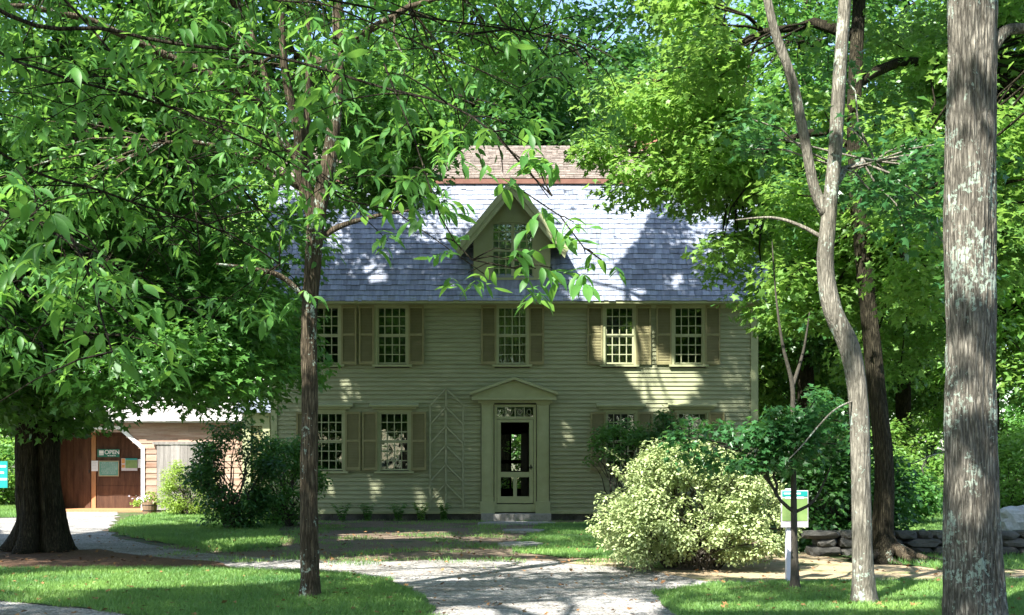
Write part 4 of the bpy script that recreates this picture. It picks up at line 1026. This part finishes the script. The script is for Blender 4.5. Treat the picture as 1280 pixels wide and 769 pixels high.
# knots on the big trunk
# F: maple behind the wall
b = P(1103, 702, 17.8); b.z = 0
def rejF(q):
    x, y = pxy(q)
    if x < 872 and y > 338: return True
    if x < 822 and y > 288: return True
    if x < 765 and y > 235: return True
    if 925 < x < 1070 and 410 < y < 600: return True
    if x < 725 and y > -30: return True
    return y > 505
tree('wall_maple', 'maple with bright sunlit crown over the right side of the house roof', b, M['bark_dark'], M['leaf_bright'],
     [((6.6,19.5,10),(4.6,5,6.0)), ((3.4,21.8,7.5),(2.2,2.0,1.8)), ((5.8,20,5.0),(2.4,2.3,2.2)), ((-0.5,21.8,13.2),(5.0,4.6,2.4)), ((2,18,13),(5,4,2.5)), ((4.3,21.3,6.5),(1.6,1.6,1.2)), ((5.2,16.3,4.7),(0.9,0.6,2.2)), ((4.9,21.5,6.0),(1.3,1.5,1.0)), ((5.1,16.2,3.9),(0.7,0.5,1.4))], 1220, 200, 0.12, 'maple', 0.72, 25,
     stem=[tuple(b),(b.x,b.y,0.4),(b.x+0.02,b.y,1.5),(b.x-0.15,b.y+.1,3.5),(b.x-0.3,b.y+.4,6.5),(b.x,b.y+1,10),(b.x,b.y+1,13)], srad=[0.18,0.15,0.13,0.125,0.11,0.08,0.04],
     n=28, amp=0.08, flare=1.5, fh=0.16, lobes=4, main=14, lr=0.10, zmin=2.6, reject=rejF, skipvol=())
# G: young sapling with mulch ring
b = P(994, 738, 14.05); b.z = 0
st = [P(994,738,14.05),P(993,690,14.05),P(992,600,14.05),P(991,520,14.05),P(990,480,14.05),P(978,430,14),P(970,370,14),P(965,300,14)]
def rejG(q):
    x, y = pxy(q); return x < 835 or y > 655 or (x < 900 and y < 500 and y > 400) 
def lowleft(q): return False
tree('oak_sapling', 'thin young tree with blue-green leaves growing in a mulch ring before the map board', b, M['bark_sap'], M['leaf_blue'],
     [(tuple(P(915,555,13.9)),(0.72,0.5,0.32)), (tuple(P(985,535,14)),(0.7,0.6,0.5)), (tuple(P(940,360,14)),(0.7,0.6,0.8)), (tuple(P(1010,400,14)),(0.6,0.6,0.7))], 120, 60, 0.08, 'maple', 0.26, 26,
     stem=st, srad=[0.056,0.040,0.034,0.030,0.026,0.018,0.011,0.005], n=14, amp=0.03, flare=0.7, fh=0.06, main=8, lr=0.02, zmin=1.0, nodes=1.0,
     extra=[([P(993,640,14.05),P(975,625,14),P(955,590,13.95),P(930,565,13.9)],[0.025,0.02,0.014,0.006]), ([P(994,640,14.05),P(1018,625,14.1),P(1040,580,14.1)],[0.022,0.016,0.006]),
            ([P(990,485,14.05),P(1004,440,14.1),P(1012,390,14.1)],[0.028,0.016,0.006])], reject=rejG, step=0.08)
# C: hickory beside the camera whose boughs hang into the view
b = Vector((-4.6, 3.2, 0))
rC = np.random.default_rng(31)
rootC = empty('hickory_tree', tuple(b), 'leafy hickory overhanging the upper left with long pointed hanging leaves', 'tree', 'yard trees')
m = MB(); pth = trunk(m, [tuple(b),(-4.6,3.2,1.5),(-4.5,3.3,4),(-4.6,3.5,7),(-4.7,3.6,11)], [0.25,0.2,0.18,0.14,0.05], 20, 0.15, 0.08, 0.6)
m.build('trunk', M['bark'], rootC, origin=b, smooth=True)
m = MB(); sprays = []
def bough(pts, r0, r1, nspray, spread, jit=0.0):
    path, us = smooth_path(pts, 0.12); n = len(path)
    m.tube(path, [max(0.003, (r0+(r1-r0)*i/(n-1))*0.72) for i in range(n)], 7)
    for k in range(nspray):
        i = int(n*(0.12+0.88*rC.random()**0.8)) if n > 3 else 0; i = min(i, n-1)
        q = path[i]+Vector((rC.normal()*spread, rC.normal()*spread*0.8, rC.normal()*spread*0.6-spread*0.3))
        pt = limb(m, path[i], q, max(r1, 0.004)*0.8, 0.002, rC, 0.1, 4, 3); sprays.append((q, (q-path[i]).normalized()))
src = Vector((-4.55,3.4,4.6)); s2 = Vector((-4.6,3.5,6.0)); s3 = Vector((-4.5,3.3,3.4))
bough([s2, P(-100,-60,5.6), P(150,40,5.8), P(340,70,5.8), P(480,110,5.5), P(560,130,5.2), P(615,165,5.0), P(655,210,4.9), P(690,245,4.8)], 0.0275, 0.005, 40, 0.17)
bough([P(480,80,5.5), P(520,180,5.3), P(550,270,5.2), P(590,325,5.1), P(640,335,5.0)], 0.0066, 0.003, 15, 0.10)
bough([P(655,240,4.9), P(700,270,4.85), P(730,310,4.8), P(752,325,4.8)], 0.0039, 0.003, 3, 0.04)
bough([src, P(-100,200,4.8), P(60,270,4.6), P(110,340,4.4), P(128,400,4.2), P(140,440,4.1)], 0.0220, 0.005, 57, 0.18)
bough([s3, P(-120,330,5.6), P(20,360,5.3), P(80,410,5.1), P(160,420,5.0)], 0.0165, 0.005, 41, 0.18)
bough([src, P(-50,160,6.4), P(130,240,6.6), P(280,290,6.8), P(350,330,6.9)], 0.0248, 0.006, 72, 0.32)
bough([s2, P(0,-80,6.8), P(160,90,7.0), P(215,150,7.0), P(240,230,7.0), P(250,320,7)], 0.0220, 0.006, 64, 0.32)
bough([s2, P(100,-100,7), P(330,-20,7.2), P(520,20,7.4), P(660,40,7.5), P(730,60,7.5)], 0.0248, 0.006, 87, 0.34)
bough([src, P(-80,20,6), P(60,90,6.0), P(200,130,6), P(340,190,6.1), P(430,250,6.1)], 0.0220, 0.005, 68, 0.28)
bough([s3, P(-150,180,7.5), P(0,260,7.6), P(150,330,7.6), P(260,400,7.6)], 0.0193, 0.005, 64, 0.30)
bough([s3, P(-160,300,7.2), P(-20,380,7.0), P(60,440,6.8)], 0.0165, 0.005, 41, 0.28)
bough([s2, P(200,-80,6.5), P(420,10,6.6), P(560,70,6.6), P(650,110,6.6)], 0.025, 0.004, 50, 0.3)
bough([s2, P(260,-80,8), P(480,0,8.2), P(640,70,8.4), P(720,110,8.4)], 0.025, 0.004, 40, 0.3)
m.build('boughs', M['bark_dark'], rootC, origin=b, smooth=True)
def compound(sprays, n_leaf, size, r, lo=3):
    """long-stalked leaves of several pointed leaflets hanging from each twig end"""
    pos = []; nrm = []; tip = []; sz = []; ti = []
    for q, dr in sprays:
        for _ in range(n_leaf):
            st = q+Vector((r.normal()*0.05, r.normal()*0.05, r.normal()*0.04)); a = r.random()*6.28
            ax = (dr*0.8+Vector((math.cos(a), math.sin(a), -0.25-0.5*r.random()))).normalized(); up = Vector((r.normal()*0.3, r.normal()*0.3-0.15, 1)).normalized()
            side = ax.cross(up).normalized(); k = lo+int(r.random()*3); s = size*(0.55+0.65*r.random()); tt = r.random()*0.6
            for j in range(k):
                f = (j//2+1)/((k+1)//2+0.001); sgn_ = 1 if j % 2 else -1
                if j == k-1: d = ax; f = 1; sgn_ = 0
                else: d = (ax*0.55+side*sgn_*0.8).normalized()
                d = (d+Vector((0,0,-0.6-1.1*r.random()))).normalized()
                p = st+ax*(0.10*f*s/0.12)
                pos.append(p); tip.append(d); nn = (up+side*sgn_*0.5+Vector((r.normal()*0.35, r.normal()*0.35, 0))); nrm.append(nn); sz.append(s*(1.0 if sgn_ == 0 else 0.65+0.3*f)); ti.append(min(1, tt+0.4*r.random()))
    return np.array(pos), np.array(nrm), np.array(tip), np.array(sz), np.array(ti)
a = compound(sprays, 3, 0.108, rC)
leaves('hanging_leaves', a[0], a[1], a[2], a[3], 'lance', M['leaf_hick'], a[4], rootC, tuple(b))
clC = clumps_in([((-5,4.2,9.5),(5,5,3.6)),((-9,4.5,10),(5,4.5,3)),((-9.5,8,13),(5,3,2)),((-8,7.5,13.5),(4,2.5,1.6))], 620, rC, 0.3, 5.8)
m = MB(); skeleton(m, [p for p in pth if p.z > 4], clC, rC, 0.07, 8); m.build('limbs', M['bark'], rootC, origin=b, smooth=True)
clump_leaves('crown', clC, [0.75]*len(clC), 150, 0.15, 'lance', M['leaf_hick'], rC, rootC, tuple(b), True, (), 0.5)
# trees behind the photographer: they shade the drive and stand in the window reflections
b = Vector((2.5,-3.5,0))
tree('shade_tree', 'tall maple out of view behind the photographer shading the drive', b, M['bark'], M['leaf_maple'], [((0.8,3.0,12),(5.5,5,3.2))], 280, 110, 0.14, 'maple', 0.85, 41,
     stem=[tuple(b),(2.5,-3.4,3),(2.3,-3,7),(2,-2,12)], srad=[0.3,0.25,0.2,0.08], main=8, zmin=7, nodes=4)

# ================================================================== BACKGROUND TREES: three kinds copied
def bg_proto(name, mat_leaf, h, rad, seed, kind='rhomb', ncl=240, per=150, leaf=0.24):
    r = np.random.default_rng(seed); root = empty(name, (0,0,0), 'tmp', 'tree', 'trees of the wood behind the house')
    m = MB(); pts = [(0,0,0),(0.1,0,h*0.25),(-0.1,0.1,h*0.5),(0.1,0,h*0.75),(0,0,h*0.93)]; path = trunk(m, pts, [0.32,0.24,0.19,0.12,0.04], 12, 0.5, 0.08, 0.5, 0.3, seed=seed)
    m.build('trunk', M['bark_dark'], root)
    ells = [((0,0,h*0.6),(rad,rad,h*0.40)), ((rad*0.3,-rad*0.3,h*0.42),(rad*0.9,rad*0.8,h*0.25))]
    cl = clumps_in(ells, ncl, r, 0.3, h*0.12); m = MB(); skeleton(m, [p for p in path if p.z > h*0.2], cl, r, 0.10, 10, False)
    m.build('limbs', M['bark_dark'], root)
    clump_leaves('crown', cl, 1.15*(0.7+0.6*r.random(len(cl))), per, leaf, kind, mat_leaf, r, root, (0,0,0), False, (), 0.5)
    return root
protos = [bg_proto('broadleaf_tree', M['leaf_maple'], 19, 5.6, 51), bg_proto('broadleaf_tree', M['leaf_bright'], 17, 5.0, 52), bg_proto('broadleaf_tree', M['leaf_dark'], 21, 5.2, 53)]
used = [False]*3
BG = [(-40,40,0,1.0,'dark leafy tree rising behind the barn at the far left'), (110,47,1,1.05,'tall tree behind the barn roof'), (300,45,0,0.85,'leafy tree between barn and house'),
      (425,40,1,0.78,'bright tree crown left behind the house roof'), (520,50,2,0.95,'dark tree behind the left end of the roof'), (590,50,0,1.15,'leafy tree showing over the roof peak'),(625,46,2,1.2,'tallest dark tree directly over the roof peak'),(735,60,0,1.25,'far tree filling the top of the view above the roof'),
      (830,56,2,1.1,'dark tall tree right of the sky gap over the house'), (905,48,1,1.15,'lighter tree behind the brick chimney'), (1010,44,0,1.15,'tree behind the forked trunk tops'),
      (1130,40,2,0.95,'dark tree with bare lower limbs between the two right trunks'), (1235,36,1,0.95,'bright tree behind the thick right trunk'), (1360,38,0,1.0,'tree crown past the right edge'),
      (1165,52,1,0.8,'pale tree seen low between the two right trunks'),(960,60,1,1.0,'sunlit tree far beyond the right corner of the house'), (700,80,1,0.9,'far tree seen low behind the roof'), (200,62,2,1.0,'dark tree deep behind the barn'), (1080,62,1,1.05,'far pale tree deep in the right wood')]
for i, (px, d, k, s, lab) in enumerate(BG):
    X = (px-640)/FPX*d; o = protos[k]
    if used[k]: o = copy_obj(protos[k])
    used[k] = True; o.location = (X, d, 0); o.rotation_euler = (0, 0, i*2.1); o.scale = (s, s, s); o['label'] = lab
for i, (px_, d, k, s, lab) in enumerate(((-26,-28,0,1.0,'a'),(-14,-32,1,1.1,'b'),(-4,-27,2,1.0,'c'),(7,-31,0,1.1,'d'),(17,-27,1,1.05,'e'),(28,-30,2,1.0,'f'),(-20,-40,2,1.1,'g'),(-9,-41,0,1.2,'h'),(1,-38,1,1.2,'i'),(12,-40,2,1.1,'j'),(22,-41,0,1.1,'k'))):
    o = copy_obj(protos[k]); o.location = (px_, d, 0); o.rotation_euler = (0, 0, i*1.7); o.scale = (s, s, s)
    o['label'] = 'tree behind the photographer mirrored in the window panes'
# understorey shrubs at the back
def shrub(name, label, c, r, ncl, per, leaf, kind, mat, seed, group=None, crad=0.3, stems=7, zmin=0.08, shell=0.55, flat=0.7, filt=False, cat='shrub', droop=0.2, skipvol=(0,), ells=None):
    rg = np.random.default_rng(seed); root = empty(name, (c[0], c[1], 0), label, cat, group); o = (c[0], c[1], 0)
    cl = clumps_in(ells or [(c, r)], ncl, rg, shell, zmin, None, -0.6 if ncl > 300 else -0.22); m = MB()
    for q in cl[rg.choice(len(cl), min(len(cl), stems*5), replace=False)]:
        a = rg.random()*6.28; b0 = (c[0]+0.25*r[0]*math.cos(a), c[1]+0.25*r[1]*math.sin(a), 0); limb(m, b0, q, 0.018, 0.005, rg, 0.12, 5, 5)
    m.build('stems', M['bark_sap'], root, origin=o)
    clump_leaves('foliage', cl, crad*(0.7+0.6*rg.random(len(cl))), per, leaf, kind, mat, rg, root, o, filt, skipvol, flat, droop)
    return root
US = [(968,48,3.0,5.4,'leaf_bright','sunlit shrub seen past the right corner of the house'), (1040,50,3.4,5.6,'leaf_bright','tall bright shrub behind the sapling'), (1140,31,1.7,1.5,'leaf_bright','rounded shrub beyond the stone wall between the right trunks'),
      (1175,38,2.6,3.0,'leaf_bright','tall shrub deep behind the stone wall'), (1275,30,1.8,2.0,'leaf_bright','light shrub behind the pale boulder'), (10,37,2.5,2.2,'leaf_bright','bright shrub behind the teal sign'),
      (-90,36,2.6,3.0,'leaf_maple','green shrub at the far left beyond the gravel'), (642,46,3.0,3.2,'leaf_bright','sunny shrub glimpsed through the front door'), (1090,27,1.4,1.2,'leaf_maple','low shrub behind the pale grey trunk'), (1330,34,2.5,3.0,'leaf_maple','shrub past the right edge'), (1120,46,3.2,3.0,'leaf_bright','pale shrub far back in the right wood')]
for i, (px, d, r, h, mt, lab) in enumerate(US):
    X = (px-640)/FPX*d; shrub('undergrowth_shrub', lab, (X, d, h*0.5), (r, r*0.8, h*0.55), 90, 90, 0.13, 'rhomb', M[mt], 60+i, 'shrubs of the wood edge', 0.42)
# the far-off wood as one mass
rF = np.random.default_rng(90); n = 800
fc = np.stack([-75+150*rF.random(n), 78+22*rF.random(n), 1+13*rF.random(n)], 1)
fc = fc[~((fc[:, 2] > 9) & (np.abs(fc[:, 0]-6) < 5))]
o = clump_leaves('far_wood', fc, [2.6]*len(fc), 110, 0.55, 'rhomb', M['leaf_maple'], rF, None, (0,0,0), False, (), 0.8); tag(o, 'far-off wood closing the view behind everything', 'wood', kind='stuff')

fc = np.stack([-60+120*rF.random(240), -52+12*rF.random(240), 0.5+12*rF.random(240)], 1); fc = np.concatenate([fc, fc+np.array([2.0,-3,7.5])])
o = clump_leaves('rear_wood', fc, [2.8]*len(fc), 90, 0.6, 'rhomb', M['leaf_maple'], rF, None, (0,0,0), False, (), 0.8); tag(o, 'wood behind the photographer mirrored in the panes', 'wood', kind='stuff')
# ================================================================== SHRUBS NEAR THE HOUSE
c = P(866, 640, 16.6)
shrub('variegated_bush', 'large pale sunlit bush right of the front door', (c.x, 16.6, 0.78), (1.42, 1.15, 1.02), 470, 90, 0.052, 'oval', M['leaf_bush'], 71, None, 0.16, 22, 0.16, 0.6, 0.7, False, ells=[((c.x-0.05,16.6,0.82),(1.05,1.0,0.95)), ((c.x-0.75,16.4,0.55),(0.68,0.8,0.62)), ((c.x+0.75,16.6,0.62),(0.66,0.9,0.72)), ((c.x-0.25,16.5,1.45),(0.5,0.5,0.33)), ((c.x+0.45,16.5,1.3),(0.45,0.5,0.33))])
c = P(295, 610, 25)
shrub('dark_bush', 'tall dark shrub at the left end of the house', (c.x, 25, 1.15), (0.95, 0.9, 1.15), 90, 90, 0.085, 'oval', M['leaf_dark'], 72, None, 0.27, 9)
c = P(352, 640, 26.5)
shrub('dark_bush', 'spreading dark shrub between the tall shrub and the slim tree', (c.x, 26.5, 0.95), (0.85, 0.8, 1.15), 90, 80, 0.085, 'oval', M['leaf_maple'], 73, None, 0.27, 7)
c = P(236, 610, 30.5)
shrub('lime_shrub', 'bright yellow-green feathery shrub against the grey barn door', (c.x, 30.5, 0.75), (0.72, 0.6, 0.82), 90, 110, 0.06, 'lance', M['leaf_lime'], 74, None, 0.2, 9, filt=False)
c = P(782, 560, 27.6)
shrub('wall_shrub', 'dark loose shrub growing in front of the ground floor window right of the door', (c.x, 27.6, 1.5), (0.85, 0.5, 0.85), 60, 45, 0.085, 'oval', M['leaf_maple'], 75, None, 0.24, 7)
c = P(832, 560, 27.4)
shrub('wall_shrub', 'dark shrub reaching the last ground floor window behind the pale bush', (c.x, 27.4, 1.3), (0.5, 0.5, 1.3), 44, 50, 0.085, 'oval', M['leaf_dark'], 76, None, 0.24, 7)
c = P(1015, 640, 20)
shrub('dark_bush', 'dark shrub mass behind the map board beside the stone wall', (c.x+0.35, 20, 0.85), (1.3, 0.9, 1.05), 120, 110, 0.10, 'rhomb', M['leaf_dark'], 77, None, 0.36, 9)
# long stray shoots standing out of the pale bush
bb = [o for o in bpy.data.objects if o.name == 'variegated_bush'][0]; rs = np.random.default_rng(101); m = MB(); pp = []; nn = []; tt = []
for i in range(22):
    a = rs.random()*6.28; e = rs.random(); q0 = Vector((bb.location.x+0.9*math.cos(a), 16.55+0.7*math.sin(a), 0.9+0.5*e)); d = Vector((math.cos(a)*0.8, math.sin(a)*0.6, 0.9+0.5*rs.random())).normalized(); L = 0.25+0.3*rs.random()
    pts = [q0+d*L*t+Vector((0, 0, -0.12*t*t)) for t in (0, 0.35, 0.7, 1)]; m.tube(pts, [0.005, 0.004, 0.003, 0.002], 4)
    for j in range(22):
        t = 0.35+0.65*rs.random(); q = q0+d*L*t+Vector((0, 0, -0.12*t*t)); v = rs.normal(size=3); pp.append(q+Vector(v)*0.012); tt.append(v+np.array(d)*0.8); nn.append(rs.normal(size=3)*0.6+np.array([0, 0, 1]))
m.build('shoots', M['bark_sap'], bb, origin=tuple(bb.location)); leaves('shoot_leaves', np.array([tuple(p) for p in pp]), np.array(nn), np.array(tt), 0.05*(0.7+0.6*rs.random(len(pp))), 'oval', M['leaf_bush'], rs.random(len(pp)), bb, tuple(bb.location))
# ferns at the foundation
rg = np.random.default_rng(80)
for i, (px, w) in enumerate(((430,0.35),(462,0.3),(500,0.35),(528,0.3),(556,0.2))):
    c = Vector((fx(px), HY-0.35, 0)); lab = ['leftmost low fern against the foundation','low fern under the second ground floor window','wide fern left of the sunlit patch','bright fern below the sunlit wall patch','small fern at the foot of the trellis'][i]
    pos = []; nr = []; tp = []; sz = []
    for f in range(16):
        a = rg.random()*6.28; L = w*(0.7+0.6*rg.random())
        for j in range(14):
            t = j/13; q = c+Vector((math.cos(a)*L*t, math.sin(a)*L*t*0.6, 0.02+0.42*math.sin(t*2.3)*(0.7+0.3*rg.random())))
            for s in (-1, 1): pos.append(q); tp.append((math.cos(a+s*1.2), math.sin(a+s*1.2), -0.2)); nr.append((rg.normal()*0.3, rg.normal()*0.3, 1)); sz.append(0.09*(1.05-t))
    o = leaves('fern', np.array(pos), np.array(nr), np.array(tp), np.array(sz), 'oval', M['leaf_bright' if i == 3 else 'leaf_maple'], rg.random(len(pos)), None, tuple(c))
    tag(o, lab, 'fern', 'ferns along the foundation')

# ================================================================== DRY STONE WALL, BOULDER
m = MB(); r_ = random.Random(12); x0 = P(1018,700,18.7).x; x1 = 12.5
def rock(m, cx, cy, cz, w, d, h, rr, t, ex=0.5):
    bm = bmesh.new(); bmesh.ops.create_icosphere(bm, subdivisions=(2 if ex < 0.8 else 3), radius=1); o = Vector((rr.random()*50, rr.random()*50, 0))
    vs = []
    for v in bm.verts:
        q = v.co; e = Vector([math.copysign(abs(c)**ex, c) for c in q]); e = e/max(1.0, e.length*0.82)
        e *= 1+0.22*noise.noise(q*2.3+o)+(0.10*noise.noise(q*7+o) if ex > 0.8 else 0); vs.append((cx+e.x*w/2, cy+e.y*d/2, cz+e.z*h/2))
    m.add(vs, [tuple(v.index for v in f.verts) for f in bm.faces], t); bm.free()
z = 0.0
for row, h in enumerate((0.15, 0.13, 0.11)):
    x = x0-r_.random()*0.2
    while x < x1:
        w = r_.uniform(0.22, 0.62); rock(m, x+w/2, 18.75+r_.uniform(-0.04,0.04), z+h/2, w*1.08, 0.5, h*1.22, r_, r_.random()); x += w
    z += h
tag(m.build('stone_wall', M['stone'], None, origin=((x0+x1)/2, 18.75, 0)), 'low dry-stone wall running behind the trunks at right', 'wall')
m = MB(); c = P(1272, 655, 24); rock(m, c.x, 24, 0.24, 0.8, 0.6, 0.62, random.Random(4), 0.5, 0.9)
tag(m.build('boulder', M['boulder'], None, origin=(c.x, 24, 0)), 'pale sunlit boulder beyond the stone wall at the right edge', 'boulder')
# root spread and mound of the wall maple
m = MB(); r_ = random.Random(6); c = P(1103, 702, 17.8)
for a, L in ((-0.5,1.1),(-0.95,0.9),(-1.5,0.7),(-2.2,0.8),(-0.2,1.0)):
    pts = [Vector((c.x+math.cos(a)*L*t*1.1+0.05*math.sin(t*9), 17.8+math.sin(a)*L*t, 0.26*(1-t)**1.6-0.01)) for t in [0.1,0.25,0.4,0.6,0.8,1.0]]
    m.tube(pts, [0.10,0.075,0.06,0.045,0.03,0.015], 8)
rt = m.build('roots', M['bark'], bpy.data.objects['wall_maple'], origin=(c.x, 17.8, 0), smooth=True)
# dead branch caught in the far shrub
m = MB(); q = P(1152, 585, 27)
m.tube([q, q+Vector((0.15,0,0.25)), q+Vector((0.45,0,0.35)), q+Vector((0.8,0,0.3))], [0.02,0.018,0.013,0.006], 6); m.tube([q+Vector((0.15,0,0.25)), q+Vector((-0.2,0,0.1)), q+Vector((-0.5,0,0.12))], [0.015,0.01,0.005], 5); m.tube([q, q+Vector((0.1,0,-0.3)), q+Vector((0.45,0,-0.42))], [0.018,0.012,0.005], 5)
tag(m.build('dead_branch', M['bark_pale'], None, origin=tuple(q)), 'bare pale dead branch hanging in the shrubs beyond the stone wall', 'branch')
bpy.context.view_layer.update()
